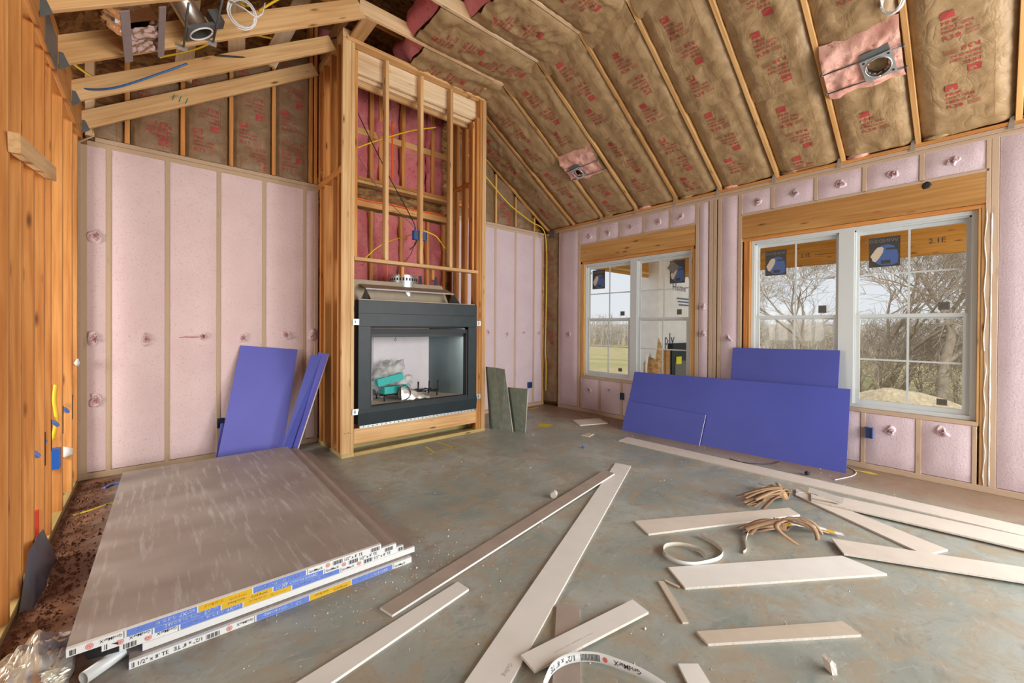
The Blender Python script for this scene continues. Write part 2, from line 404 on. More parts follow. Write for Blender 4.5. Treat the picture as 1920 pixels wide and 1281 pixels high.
# ------------------------------------------------------------------ SETTING: floor
FLO = MB().grid(40, 60, lambda u, v: (-4.3 + u * 9.8, -2.6 + v * 8.05, 0), smooth=False).build('floor', FL, None, kind='structure')
def fmark(pts, w, nm='paint_mark'):
    mb = MB(); P = [V((x, y, .0008)) for x, y in pts]
    for a, b in zip(P, P[1:]):
        n = V((-(b - a).y, (b - a).x, 0)).normalized() * w / 2; mb.add([a + n, b + n, b - n, a - n], [(3, 2, 1, 0)])
    return mb
m1 = fmark([(2.20, 3.975), (2.34, 3.98), (2.62, 4.005)], .018); m1.v += []
a_ = fmark([(2.375, 4.25), (2.335, 3.985)], .022); b_ = fmark([(2.575, 4.325), (2.60, 4.00)], .022); c_ = fmark([(2.62, 4.0), (2.85, 4.03)], .008)
for q in (a_, b_, c_): m1.add(q.v, q.f)
m1.build('paint_mark', YPNT, FLO)
mb = MB(); mb.add([(4.162 + .11 * math.cos(k * .45) * (1 + .2 * math.sin(k * 3)), 4.103 + .10 * math.sin(k * .45) * (1 + .25 * math.cos(k * 2)), .0008) for k in range(14)], [tuple(range(14))]); mb.build('paint_mark', YPNT, FLO)
mb = MB(); mb.add([(4.90 + .13 * math.cos(k * .45), 5.09 + .035 * math.sin(k * .45), .0008) for k in range(14)], [tuple(range(14))]); mb.build('paint_mark', YPNT, FLO)
fmark([(-.43, 4.33), (-.36, 4.36), (-.25, 4.44), (-.2, 4.44)], .03).build('paint_mark', YPNT, FLO)
mb = MB(); mb.add([(5.2 + .03 * math.cos(k * .45) * (1 + .5 * math.sin(k * 5)), .80 + .10 * math.sin(k * .45), .0008) for k in range(14)], [tuple(range(14))]); mb.build('paint_mark', YPNT, FLO)

# ------------------------------------------------------------------ insulation panels behind netting
def ipanel(parent, axis, a0, a1, z0, z1, plane, m, bulge=.014, seed=0):
    nu = max(3, int((a1 - a0) / .045)); nv = max(4, int((z1 - z0) / .07))
    def fn(u, v):
        a = a0 + (a1 - a0) * u; z = z0 + (z1 - z0) * v
        e = min(1, min(u, 1 - u) * (a1 - a0) / .07) * min(1, min(v, 1 - v) * (z1 - z0) / .07)
        h = bulge * (e ** .5) * (1 + .35 * noise.noise(V((a * 3, z * 2.2, seed)))) - .004
        return (a, plane - h, z) if axis == 'y' else (plane - h, a, z)
    g = MB().grid(nu, nv, fn)
    if axis == 'x': g.f = [f[::-1] for f in g.f]
    return g.build('insulation_panel', m, parent)
def tuft(parent, axis, plane, a, z, r=.045, seed=0):
    """fibre pushed out round a slit in the netting"""
    mb = MB(); n = 14
    def fn(u, v):
        an = v * 2 * math.pi; q = V((math.cos(an) * 1.3, math.sin(an) * 1.3, seed * 2.7))
        rr = r * u * (1 + .9 * noise.noise(q)); h = (.003 + .012 * (1 - u) + .030 * noise.noise(q * 1.9 + V((u * 4, 0, seed)))) if u < 1 else -.008
        da, dz = rr * math.cos(an), rr * 1.15 * math.sin(an)
        return (a + da, plane - .014 - h, z + dz) if axis == 'y' else (plane - .016 - h, a + da, z + dz)
    mb.grid(6, n, fn)
    m0 = [0 if (k // n) < 2 + (k * 7 + seed) % 3 else 1 for k in range(len(mb.f))]; mb.mi = m0
    if axis == 'x': mb.f = [f[::-1] for f in mb.f]
    mb.build('insulation_tuft', [PT, PK if axis == 'y' else PKR], parent)

# ------------------------------------------------------------------ SETTING: back wall
WB = empty('wall_back', (2.4, YB, 0), kind='structure')
ST = [-.298, .111, .52, .929, 1.338]
def zt_left(): return 3.045
xs = [XL + .03] + ST + [1.48]
ipanel(WB, 'y', XL + .045, ST[0] - .016, .06, 2.965, YB, PK, seed=1)
for i in range(4): ipanel(WB, 'y', ST[i] + .016, ST[i + 1] - .016, .06, 2.965, YB, PK, seed=2 + i)
ipanel(WB, 'y', ST[4] + .016, 1.455, .06, 2.965, YB, PK, seed=8)
for x in ST: post('stud', x - .017, x + .017, YB - .004, YB + .135, .05, 2.97, WN, WB)
post('stud', XL - .005, XL + .05, YB - .004, YB + .13, .056, 2.962, WN, WB)
post('stud', 1.45, 1.49, YB - .004, YB + .13, .056, 2.962, WN, WB)
lx('top_plate', XL + .05, 1.49, YB - .006, YB + .135, 2.963, 3.005, WN, WB)
lx('top_plate', XL + .10, 1.49, YB - .005, YB + .135, 3.007, 3.047, WN, WB)
lx('bottom_plate', XL, 1.49, YB - .008, YB + .135, .0, .055, WN, WB)
MB().prism([(XL - .012, YB - .012, 0), (XL + .012, YB - .022, 0), (XL + .012, YB - .022, 2.97), (XL + .10, YB - .012, 3.05), (XL + .09, YB - .012, 3.055), (XL - .012, YB - .012, 2.97)], (0, .003, 0)).build('netting_edge', WN2, WB)
# right part
RST = [3.79, 4.18, 4.61, 5.04]
e = [3.34, *RST, 5.29]
for i in range(len(e) - 1):
    if e[i + 1] - e[i] > .26 or i == 0: ipanel(WB, 'y', e[i] + .02, e[i + 1] - .02, .06, 2.965, YB, PKR, seed=20 + i)
ipanel(WB, 'y', 5.06, 5.245, .06, 2.965, YB, PKR, seed=29)
for x in RST: post('stud', x - .02, x + .02, YB - .003, YB + .135, .05, 2.97, WN2, WB)
post('stud', 5.245, 5.283, YB - .008, YB + .135, .0, 2.99, WL, WB)
lx('top_plate', 3.335, 5.25, YB - .006, YB + .135, 2.963, 3.005, WN2, WB)
lx('top_plate', 3.335, 5.30, YB - .005, YB + .135, 3.007, 3.047, WN2, WB)
lx('bottom_plate', 3.335, 5.29, YB - .003, YB + .135, 0, .055, WN2, WB)
for i, (x, z) in enumerate([(-.379, 2.171), (-.385, 1.247), (-.038, 1.242), (.39, 1.262), (.737, 1.248), (1.142, 1.273), (1.425, 1.259), (-.379, .702), (4.025, 1.289), (4.419, 1.258), (4.792, 1.283), (5.149, 1.285)]):
    tuft(WB, 'y', YB, x, z, .05 if x < 2 else .038, i + 1)
MB().blob((.30, YB - .013, 1.258), .085, .008, .01, 3, .4).build('insulation_tuft', PT, WB)
# gable above the left part: vertical studs and faced batts; strand board behind
def kprint(mb, s0, t0, fn, big=1.0, inv=False, r='38', pk=True):
    """one printed block: square, three lines of words and the R value; s runs down the batt, t to the right"""
    sg = -1 if inv else 1
    def pt(tt, ss): return fn(s0 + sg * ss * big, t0 + sg * tt * big)
    mb.add([pt(0, 0), pt(.072, 0), pt(.072, .056), pt(0, .056)], [(3, 2, 1, 0)], 0)
    mb.add([pt(.018 + .03 * math.cos(k * .35) * .8, .036 - .024 * math.sin(k * .35)) for k in range(10)] + [pt(.018 + .02 * math.cos(k * .35) * .8, .036 - .015 * math.sin(k * .35)) for k in range(9, -1, -1)], [tuple(range(20))], 1)
    y = .056
    for w, h, g in (('PINK', .034, .013), ('NEXT GEN', .026, .009), ('FIBERGLAS', .026, .009), ('R' + r, .042, .014)):
        y += h + g
        mb.text(w, h * .92, lambda a, b, y=y: pt(a, y - b), 0, sx=1.02 if w[0] != 'R' else 1.2)
    for k in range(4):
        mb.add([pt(.125, y - .038 + k * .011), pt(.195, y - .038 + k * .011), pt(.195, y - .033 + k * .011), pt(.125, y - .033 + k * .011)], [(3, 2, 1, 0)], 1)
def batt(parent, O, down, right, nrm, L, Wd, seed, m, bulge=.028, wr=.013, prints=(), r='38', res=.028, lines=True, big=1.0):
    O, d, rt, n = V(O), V(down).normalized(), V(right).normalized(), V(nrm).normalized()
    def hgt(s, t):
        e = min(1, max(0, min(t, Wd - t)) / .10); e2 = min(1, max(0, min(s, L - s)) / .05)
        p = V((s * 2.6, t * 5.5, seed * 7.3)); q = V((s * 6 + .7 * noise.noise(p), t * 3.2, seed * 3.1))
        w = 1 - abs(noise.noise(p)) * 2.6; w2 = 1 - abs(noise.noise(q * 1.7)) * 2.4
        return bulge * (e ** .6) * (.72 + .28 * e2 ** .5) + wr * (w * .6 + w2 * .5) * min(1, .35 + e) + .006 * noise.noise(q * 4)
    def fn(s, t, lift=0.0): return O + d * s + rt * t + n * (hgt(s, t) + lift)
    nu, nv = max(4, int(L / res)), max(4, int(Wd / res))
    g = MB().grid(nu, nv, lambda u, v: fn(u * L, v * Wd))
    g.f = [f[::-1] for f in g.f]
    o = g.build('insulation_batt', m, parent)
    pm = MB(); f2 = lambda s, t: fn(s, t, .0035)
    for (s, t, inv) in prints: kprint(pm, s, t, f2, big, inv, r)
    if lines:
        for t in (Wd * .17, Wd * .80):
            k = max(3, int(L / .05)); pts = [(f2(L * i / k, t), f2(L * i / k, t + .0022)) for i in range(k + 1) if (i // 7) % 3 != 2]
            for (a, b), (c, dd) in zip(pts, pts[1:]):
                if (a - c).length < .08: pm.add([a, c, dd, b], [(0, 1, 2, 3)], 1)
    if pm.f: pm.build('printed_lettering', [RED, FRED], o)
    return o
gx = [XL + .02, -.175, .228, .626, 1.021, 1.42]
for i in range(5):
    x0, x1 = gx[i] + .022, gx[i + 1] - .022; top = zl(x1) + .26
    if i == 0: top = zl(x1) + .12
    L = top - 3.05; pr = []
    s = .10
    while s + .30 < L: pr += [(s, .05, False), (s + .56, .27, True)]; s += .62
    if i >= 1: pr += [(L - .02, .30, True)] if i % 2 else [(L - .30, .06, False)]
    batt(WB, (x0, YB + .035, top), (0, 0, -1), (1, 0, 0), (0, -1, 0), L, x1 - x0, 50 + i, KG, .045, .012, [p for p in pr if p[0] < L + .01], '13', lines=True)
for x in gx[1:5]: post('gable_stud', x - .018, x + .018, YB - .01, YB + .13, 3.05, zl(x) + .9, WO, WB)
for x in (1.40, 1.45): post('gable_stud', x - .018, x + .018, YB - .03, YB + .10, 3.05, 4.9, WO, WB)
post('gable_stud', -.45, -.39, YB, YB + .1, 3.05, 3.9, WP, WB)
gr = [3.42, 4.182, 4.606, 5.04]
for i in range(3):
    x0, x1 = gr[i] + .02, gr[i + 1] - .02; top = zr(x0) + .05
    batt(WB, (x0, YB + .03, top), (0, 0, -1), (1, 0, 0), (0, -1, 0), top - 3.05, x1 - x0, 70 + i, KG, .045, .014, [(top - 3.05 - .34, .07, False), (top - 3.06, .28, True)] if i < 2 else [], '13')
for x in gr[1:]: post('gable_stud', x - .017, x + .017, YB - .01, YB + .13, 3.05, zr(x) + .02, WL, WB)
MB().prism([(-1.2, YB + .14, 2.9), (6.0, YB + .14, 2.9), (6.0, YB + .14, 3.35), (2.43, YB + .14, 6.3), (-1.2, YB + .14, 3.35)], (0, .012, 0)).build('gable_sheathing', OSB, WB)
MB().prism([(-1.2, YB + .14, 0), (5.5, YB + .14, 0), (5.5, YB + .14, 2.9), (-1.2, YB + .14, 2.9)], (0, .012, 0)).build('sheathing', OSB, WB)
# behind the chase: open studs with bare pink fibre
def fluff(parent, x0, x1, z0, z1, y, seed):
    def fn(u, v):
        x = x0 + (x1 - x0) * u; z = z0 + (z1 - z0) * v; e = min(1, min(u, 1 - u) * (x1 - x0) / .06)
        h = .06 * e ** .6 + .05 * noise.noise(V((x * 5, z * 3.2, seed))) + .03 * noise.noise(V((x * 14, z * 10, seed)))
        return (x, y - h, z)
    MB().grid(max(4, int((x1 - x0) / .02)), int((z1 - z0) / .03), fn).build('insulation_batt', PX, parent)
cs = [1.50, 1.72, 2.14, 2.55, 2.96, 3.225, 3.42]
for i in range(5):
    fluff(WB, cs[i], cs[i + 1], .06, 2.86, YB + .09, 90 + i); fluff(WB, cs[i], cs[i + 1], 3.25, 4.95, YB + .09, 95 + i)
for x in cs[1:]:
    post('stud', x - .02, x + .02, YB, YB + .135, .05, 2.86, WO, WB)
for x in (1.72, 2.14, 2.26, 2.58, 3.03, 3.43, 3.52): post('stud', x - .025, x + .025, YB, YB + .135, 3.245, 4.9, WO, WB)
lx('top_plate', 1.50, 3.66, YB - .09, YB + .05, 3.205, 3.243, WO, WB)
lx('top_plate', 1.50, 3.66, YB - .09, YB + .05, 3.163, 3.201, WL, WB)
lx('plate', 1.50, 3.34, YB + .0, YB + .13, 2.90, 2.985, WL, WB)
lx('plate', 1.50, 3.34, YB + .02, YB + .13, 3.82, 3.90, WL, WB)
lx('bottom_plate', 1.49, 3.335, YB - .003, YB + .135, 0, .05, WT, WB)

# ------------------------------------------------------------------ SETTING: left wall of bare studs
WLF = empty('wall_left', (XL, 3.0, 0), kind='structure')
ly('bottom_plate', XL - .14, XL, -.4, YB, 0, .038, WT, WLF)
ly('top_plate', XL - .14, XL, -.4, YB + .1, 3.055, 3.093, WO, WLF)
ly('top_plate', XL - .14, XL, -.4, YB + .1, 3.016, 3.054, WO, WLF)
ly('ledger', XL - .002, XL + .022, .4, YB, 2.995, 3.30, WO, WLF)
for y in (1.3, 1.7, 2.1, 2.36, 2.66, 2.868, 3.11, 3.395, 3.69, 3.91, 4.36, 4.84, 5.15):
    post('stud', XL - .14, XL, y - .0, y + .038, .038, 3.016, WO, WLF)
post('stud', XL - .14, XL, 3.15, 3.17, .038, 2.2, WO, WLF)
beam('brace', (XL + .020, 2.86, 2.185), (XL + .020, 3.78, 2.30), .038, .089, WM, WLF, up=(0, 0, 1))
mb = MB().box(XL + .022, XL + .026, 3.55, 3.92, 2.99, 3.20); mb.build('nail_plate', GALD, WLF)
for k in range(9): pass
def bit(nm, x, y0, y1, z0, z1, m): MB().prism([(x, y0, z0), (x, y1, z0 + .0), (x, y1, z1), (x, y0, z1)], (.003, 0, 0)).build(nm, m, WLF)
for y, z in ((3.70, .63), (3.905, .67), (4.36, .69), (4.84, .71)):
    bit('crayon_mark', XL + .0005, y + .008, y + .020, z - .10, z + .10, BLK2)
    mb = MB().tube(spline([(XL - .02, y - .03, z - .03), (XL - .035, y - .06, z + .0), (XL - .07, y - .07, z + .02), (XL - .09, y - .04, z + .05)]), .013, 6); mb.build('wire_end', plain('blue_wire', (.12, .22, .62), .5) if 'blue_wire' not in MATS else MATS['blue_wire'], WLF)
MB().tube(spline([(XL - .03, 4.335, .95), (XL - .035, 4.33, .84), (XL - .025, 4.33, .70), (XL - .045, 4.335, .56)]), .011, 6).build('wire_end', YEL, WLF)
MB().blob((XL - .03, 4.82, .36), .04, .03, .045, 4, .3).build('foam_dab', FOAMW, WLF)
MB().blob((XL + .0, 5.13, 1.05), .015, .02, .03, 8, .3).build('foam_dab', FOAMW, WLF)
MB().box(XL - .06, XL - .02, 3.66, 3.69, .12, .28).build('wire_end', plain('red_wire', (.6, .04, .02), .5), WLF)

# ------------------------------------------------------------------ SETTING: right wall with two window openings
WR = empty('wall_right', (XR, 2.0, 0), kind='structure')
def pr_(y0, y1, z0, z1, seed): ipanel(WR, 'x', y0, y1, z0, z1, XR, PKR, .016, seed)
def cst(y, z0, z1, w=.04, m=WN2, x0=-.003): post('stud', XR + x0, XR + .135, y - w / 2, y + w / 2, z0, z1, m, WR)
TOPZ = 2.99
pr_(4.50, 4.905, .06, TOPZ, 1); pr_(2.37, 2.485, .06, TOPZ, 2); pr_(2.02, 2.205, .06, TOPZ, 3)
for k, y0 in enumerate((-.03, -.44, -.85)): pr_(y0 - .39, y0, .06, TOPZ, 4 + k)
for y in (-.435, -.845): cst(y, .05, TOPZ)
for y, w in ((4.478, .045), (2.512, .045), (2.335, .05), (2.287, .04), (2.23, .045), (1.993, .045), (-.005, .045), (.033, .03)): cst(y, .05, TOPZ, w)
cst(4.43, .02, 2.45, .04, WL, .004); cst(4.92, .05, TOPZ, .03)
# cripples and small bays over the headers
c1 = [4.475, 4.096, 3.695, 3.289, 2.882, 2.515]; c2 = [1.99, 1.649, 1.241, .844, .437, .028]
for cc, s0 in ((c1, 30), (c2, 40)):
    for i in range(5): pr_(cc[i + 1] + .02, cc[i] - .02, 2.745, TOPZ, s0 + i)
    for y in cc[1:-1]: cst(y, 2.735, TOPZ, .036)
ly('plate', XR - .004, XR + .13, -1.25, 4.93, 2.985, 3.02, WN2, WR)
ly('top_plate', XR - .005, XR + .13, -1.25, 5.08, 3.022, 3.058, WN2, WR)
ly('top_plate', XR - .010, XR + .13, -1.25, 5.08, 3.060, 3.092, WO, WR)
ly('plate', XR - .003, XR + .1, .03, 1.98, 2.718, 2.745, WN2, WR); ly('plate', XR - .003, XR + .1, 2.53, 4.46, 2.722, 2.745, WN2, WR)
ly('header', XR - .002, XR + .13, 2.545, 4.457, 2.455, 2.722, WH, WR); ly('header', XR - .002, XR + .13, .036, 1.972, 2.452, 2.718, WH, WR)
ly('header_trim', XR + .004, XR + .13, 2.56, 4.457, 2.413, 2.452, WO, WR); ly('header_trim', XR + .004, XR + .13, .036, 1.972, 2.413, 2.449, WO, WR)
MB().blob((XR - .004, .405, 2.69), .004, .034, .03, 5, .15).build('beam_notch', BLK2, WR)
for y0, y1 in ((4.405, 4.425), (4.38, 4.405), (2.535, 2.575), (2.578, 2.598), (1.905, 1.95), (1.884, 1.903), (.052, .070), (.072, .088)):
    post('trimmer', XR + .006, XR + .13, y0, y1, .56, 2.412, WO if y0 > 1.8 and y0 < 2 else WL, WR)
# below the sills
ly('sill_plate', XR - .001, XR + .13, 2.575, 4.42, .552, .590, WN2, WR); ly('sill_plate', XR - .001, XR + .13, .075, 1.95, .552, .590, WN2, WR)
u1 = [4.43, 4.048, 3.644, 3.24, 2.84, 2.53]; u2 = [1.97, 1.645, 1.24, .833, .439, .09]
for uu, s0 in ((u1, 50), (u2, 60)):
    for i in range(5): pr_(uu[i + 1] + .02, uu[i] - .02, .06, .55, s0 + i)
    for y in uu[1:-1]: cst(y, .05, .552, .038)
cst(4.425, .05, .55, .03); cst(.095, .05, .55, .03)
post('trimmer', XR + .002, XR + .12, .018, .068, .02, 2.44, WL, WR)
ly('bottom_plate', XR - .004, XR + .13, -1.25, 4.93, 0, .055, WN2, WR)
for i, (y, z) in enumerate([(4.682, 1.261), (4.261, 2.845), (3.903, 2.855), (3.492, 2.86), (3.057, 2.86), (2.725, 2.865), (2.424, 1.655), (2.427, 1.3), (2.108, 1.254), (4.239, .384), (3.852, .421), (1.8, 2.86), (1.43, 2.86), (1.03, 2.86), (.63, 2.85), (.24, 2.86), (.637, .413), (.287, .466)]):
    tuft(WR, 'x', XR, y, z, .04, 40 + i)
for y in [r for r in RAFT if -1 < r < 4.2]:
    mb = MB().prism([(XR - .014, y + .022, 3.03), (XR - .014, y + .060, 3.03), (XR - .014, y + .045, 3.125), (XR - .014, y + .022, 3.13)], (.003, 0, 0)); mb.build('metal_tie', GALV, WR)
for z0, z1, y in ((1.2, 2.4, .045), (.06, 1.1, .040)):      # foam bead on the right trimmer
    MB().tube([(XR - .002, y + .006 * math.sin(k * 1.3), z0 + (z1 - z0) * k / 14) for k in range(15)], [.004 + .002 * math.sin(k * 2.1) for k in range(15)], 6).build('foam_bead', FOAMW, WR)
MB().tube([(XR - .002, .012, .06 + 2.3 * k / 24) for k in range(25)], [.005 + .002 * math.sin(k * 1.7) for k in range(25)], 6).build('foam_bead', FOAMW, WR)
for (y0, y1, z0, z1) in ((-1.3, 5.4, 0, .56), (-1.3, 5.4, 2.45, 3.6), (-1.3, .05, .56, 2.45), (1.93, 2.56, .56, 2.45), (4.44, 5.4, .56, 2.45)):
    MB().box(XR + .14, XR + .152, y0, y1, z0, z1).build('sheathing', OSBX, WR)
# corner recess with faced batt
box('corner_batt', 5.285, 5.33, YB + .03, YB + .05, 0, 3.05, OSB, WB)
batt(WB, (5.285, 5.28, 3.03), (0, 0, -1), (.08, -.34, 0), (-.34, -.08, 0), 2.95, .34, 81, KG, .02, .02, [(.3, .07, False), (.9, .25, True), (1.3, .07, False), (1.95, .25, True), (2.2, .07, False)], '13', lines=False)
box('nail_plate', XR - .05, XR - .046, 5.0, 5.14, 2.94, 3.07, GALD, WR)
lx('corner_block', 5.26, 5.33, YB - .12, YB - .08, 2.985, 3.02, WO, WB)

# ------------------------------------------------------------------ windows
def window(name, y0, y1, ym0, ym1, z0, z1):
    w = empty(name, (XR + .05, (y0 + y1) / 2, z0), kind='structure')
    xa, xb = XR + .045, XR + .13
    f = MB(); t = .036
    for (a, b, c, d) in ((y0 + t, y1 - t, z1 - t, z1), (y0 + t, y1 - t, z0, z0 + t), (y0, y0 + t, z0, z1), (y1 - t, y1, z0, z1), (ym0, ym1, z0 + t, z1 - t)): f.box(xa, xb, a, b, c, d)
    for (a, b) in ((y0 + t, ym0), (ym1, y1 - t)):     # stepped stops
        f.box(xa + .02, xb, a, b, z1 - t - .014, z1 - t); f.box(xa + .02, xb, a, a + .012, z0 + t, z1 - t); f.box(xa + .02, xb, b - .012, b, z0 + t, z1 - t)
    f.build('window_frame', WHITEV, w)
    zm = 1.50
    for (a, b) in ((y0 + t + .012, ym0 - .012), (ym1 + .012, y1 - t - .012)):
        for (c, d, x0, nm) in ((z0 + t, zm + .028, xa + .028, 'lower_sash'), (zm - .02, z1 - t - .014, xa + .056, 'upper_sash')):
            r = .034; s = MB(); x1 = x0 + .026; lo = nm[0] == 'l'
            s.box(x0, x1, a, a + r * (1 if lo else .6), c, d); s.box(x0, x1, b - r * (1 if lo else .6), b, c, d)
            st_ = r * (1 if lo else .6); s.box(x0 + .0006, x1 - .0006, a + st_, b - st_, c, c + r * (1.3 if lo else 1)); s.box(x0 + .0006, x1 - .0006, a + st_, b - st_, d - r, d)
            so = s.build(nm, WHITEV, w)
            g = MB(); ga, gb = a + r * .9, b - r * .9; gc, gd = c + r, d - r; xg = (x0 + x1) / 2
            mm, mz = (ga + gb) / 2, (gc + gd) / 2
            g.box(xg - .004, xg + .004, mm - .008, mm + .008, gc, gd); g.box(xg - .0035, xg + .0035, ga, gb, mz - .008, mz + .008)
            g.build('muntin', WHITEV, so)
            MB().add([(xg + .006, a + .01, c + .01), (xg + .006, b - .01, c + .01), (xg + .006, b - .01, d - .01), (xg + .006, a + .01, d - .01)], [(0, 1, 2, 3)]).build('pane', GLS, so)
    return w
W1 = window('window_1', 2.60, 4.40, 3.425, 3.535, .592, 2.412)
W2 = window('window_2', .09, 1.882, .925, 1.05, .592, 2.412)
xs_ = XR + .099
LION = [(.08, .42), (.05, .36), (.10, .30), (.12, .22), (.22, .17), (.30, .10), (.42, .06), (.75, .05), (.92, .10), (.95, .35), (.90, .55), (.80, .68), (.62, .74), (.42, .72), (.28, .66), (.20, .58), (.16, .52)]
FACE = [(.08, .42), (.05, .36), (.10, .30), (.12, .22), (.22, .17), (.34, .30), (.46, .48), (.48, .62), (.42, .68), (.28, .66), (.20, .58), (.16, .52)]
def sticker(w, yL, yR, zt, zb, full=True, peel=False):
    """yL is the left edge as seen from the room; the print faces outdoors, so it reads mirrored from in here"""
    m = MB(); wd, h = yL - yR, zt - zb
    def P(u, v, l): return (xs_ - .0008 * l, yL - u * wd, zb + v * h)
    m.add([P(0, 0, 0), P(1, 0, 0), P(1, 1, 0), P(0, 1, 0)], [(0, 1, 2, 3)], 0)
    if full:
        m.add([P(u, v, 1) for u, v in LION], [tuple(range(len(LION)))], 1)
        m.add([P(u, v, 2) for u, v in FACE], [tuple(range(len(FACE)))], 2)
        m.add([P(.56, .56, 2), P(.95, .56, 2), P(.95, .62, 2), P(.56, .62, 2)], [(0, 1, 2, 3)], 0)
        m.add([P(.40, .10, 2), P(.70, .10, 2), P(.70, .22, 2), P(.40, .22, 2)], [(0, 1, 2, 3)], 0)
        if not peel: m.text('WINDSOR', .115, lambda a, b: P(1 - .06 - a * 1.55, .82 + b, 1), 3, sx=.95)
        if peel:
            m.add([P(-.18, .70, 3), P(.22, .42, 3), P(.62, .72, 3), P(.14, 1.02, 3)], [(0, 1, 2, 3)], 4)
    else:
        for k in range(9): m.add([P(.08 + k * .095, .12, 1), P(.11 + k * .095, .12, 1), P(.11 + k * .095, .88, 1), P(.08 + k * .095, .88, 1)], [(0, 1, 2, 3)], 0)
        m.mi[0] = 4
    m.build('sticker', [STK, STB, STC, SGREY, SGREY], w)
sticker(W1, 4.278, 4.032, 2.304, 2.0); sticker(W1, 2.938, 2.721, 2.306, 1.993, True, True)
sticker(W2, 1.749, 1.535, 2.281, 1.992); sticker(W2, .818, .587, 2.285, 1.993)
for w, a, b, c, d in ((W2, 1.232, 1.161, 1.631, 1.549), (W2, .329, .254, 1.633, 1.558), (W1, 3.741, 3.664, 1.629, 1.562), (W1, 2.831, 2.762, 1.636, 1.562), (W1, 3.771, 3.703, .758, .706), (W2, .332, .263, .748, .69)):
    sticker(w, a, b, c, d, False)

# ------------------------------------------------------------------ SETTING: vaulted ceiling
CE = empty('ceiling', (2.4, 2.0, 3.0), kind='structure')
ud = V((1, 0, -KS)).normalized(); un = V((-KS, 0, -1)).normalized()    # down the right slope; into the room
ul = V((1, 0, KS)).normalized()
HR = .24
for i, y in enumerate(RAFT):
    # right rafter (underside on the slope), flat joist, left rafter
    a, b = V((3.20, y, zr(3.20))) - un * HR / 2, V((XR + .10, y, zr(XR + .10))) - un * HR / 2
    beam('rafter', a, b, .038, HR, WL, CE, up=-un)
    if y < 4.2: lx('joist', 1.50, 3.38, y - .019, y + .019, ZF, ZF + .14, WP, CE)
    h = .14 if y > 4.3 else .165
    n2 = V((-KS, 0, 1)).normalized(); x1 = 1.47 if y > 4.3 else 1.56
    beam('rafter', V((XL + .024, y, zl(XL + .024))) + n2 * h / 2, V((x1, y, zl(x1))) + n2 * h / 2, .038, h, WM, CE, up=n2)
    if y > .3:
        MB().prism([(XL + .026, y - .024, 3.035), (XL + .026, y - .024, 3.15), (XL + .045, y - .024, 3.15), (XL + .075, y - .024, 3.075)], (0, .003, 0)).build('joist_hanger', GALD, CE)
# faced batts on the right slope: one bay between each pair of rafters, two or three lengths per bay
Ls = V((XR - 3.27, 0, (XR - 3.27) * KS)).length
seams = {0: [1.35], 1: [1.30], 2: [1.42], 3: [1.22], 4: [1.26], 5: [1.32], 6: [1.48], 7: [2.4], 8: [.62], 9: [1.5], 10: [1.2]}
off = {0: (.06, .62), 1: (.3, .1), 2: (.25, .12), 3: (.18, .1), 4: (.4, .25), 5: (.34, .1), 6: (.22, .16), 7: (.1, .1), 8: (.02, .1), 9: (.1, .1), 10: (.1, .1)}
for i in range(len(RAFT) - 1):
    y1, y0 = RAFT[i] - .021, RAFT[i + 1] + .021
    ends = [-.02] + seams[i] + [Ls - .02]
    for k in range(len(ends) - 1):
        s0, s1 = ends[k] - (.03 if k else 0), ends[k + 1]
        pr = []; s = off[i][min(k, 1)]
        while s + .20 < s1 - s0:
            pr.append((s, .17, False))
            if s + .545 < s1 - s0: pr.append((s + .54, .37, True))
            s += .615
        if i in (2, 7):       # leave out the blocks that the cut openings removed
            lo, hi = ((1.30, 1.72) if i == 2 else (1.22, 1.70))
            pr = [p for p in pr if not (lo - .28 < (s0 + p[0] + (-.13 if p[2] else .13)) < hi + .05)]
        O = V((3.27, y1, zr(3.27))) + ud * s0 - un * (.036 + .022 * k)
        batt(CE, O, ud, (0, -1, 0), un, s1 - s0, y1 - y0, i * 7 + k, KR, .042 + .012 * k, .018 if k == 0 else .015, pr, res=.024)
for i in range(2, len(RAFT) - 1):   # scraps of batt tucked along the wall plate
    y = RAFT[i] - .12
    MB().blob((XR - .02, y, 3.10), .03, .08, .018, i, .6, 2, 0, 2.2).build('insulation_tuft', PL if i % 2 else KR, CE)
# flat batts
fl = {1: 2.22, 2: 2.06, 3: 2.36, 4: 1.9, 5: 1.7, 6: 1.6, 7: 1.6}
for i, xa in fl.items():
    y1, y0 = RAFT[i] - .021, RAFT[i + 1] + .021; L = 3.36 - xa
    pr = []; s = .12
    while s + .28 < L: pr += [(s, .15, False), (s + .54, .37, True)] if s + .55 < L else [(s, .15, False)]; s += .6
    b = batt(CE, (xa, y1, ZF + .030), (1, 0, -.012), (0, -1, 0), (0, 0, -1), L, y1 - y0, 130 + i, KR, .035, .030, pr, res=.02)
    mb = MB()
    def fe(u, v, xa=xa, y0=y0, y1=y1, i=i):
        y = y0 + (y1 - y0) * u; z = ZF + .03 + .26 * v
        return (xa - .05 * v - .06 * math.sin(math.pi * v) + .05 * noise.noise(V((y * 6, z * 6, i))), y, z)
    mb.grid(10, 10, fe).build('insulation_end', PX, CE)
    # folded flap of paper where the flat batt meets the slope
    mb = MB()
    def ff(u, v, y0=y0, y1=y1, i=i):
        y = y1 - (y1 - y0) * v; x = 3.27 + .20 * u
        return (x, y, zr(x) + .006 - .022 * math.sin(math.pi * u) - .014 * noise.noise(V((x * 9, y * 7, i))))
    mb.grid(8, 18, ff).build('insulation_flap', KR, CE)
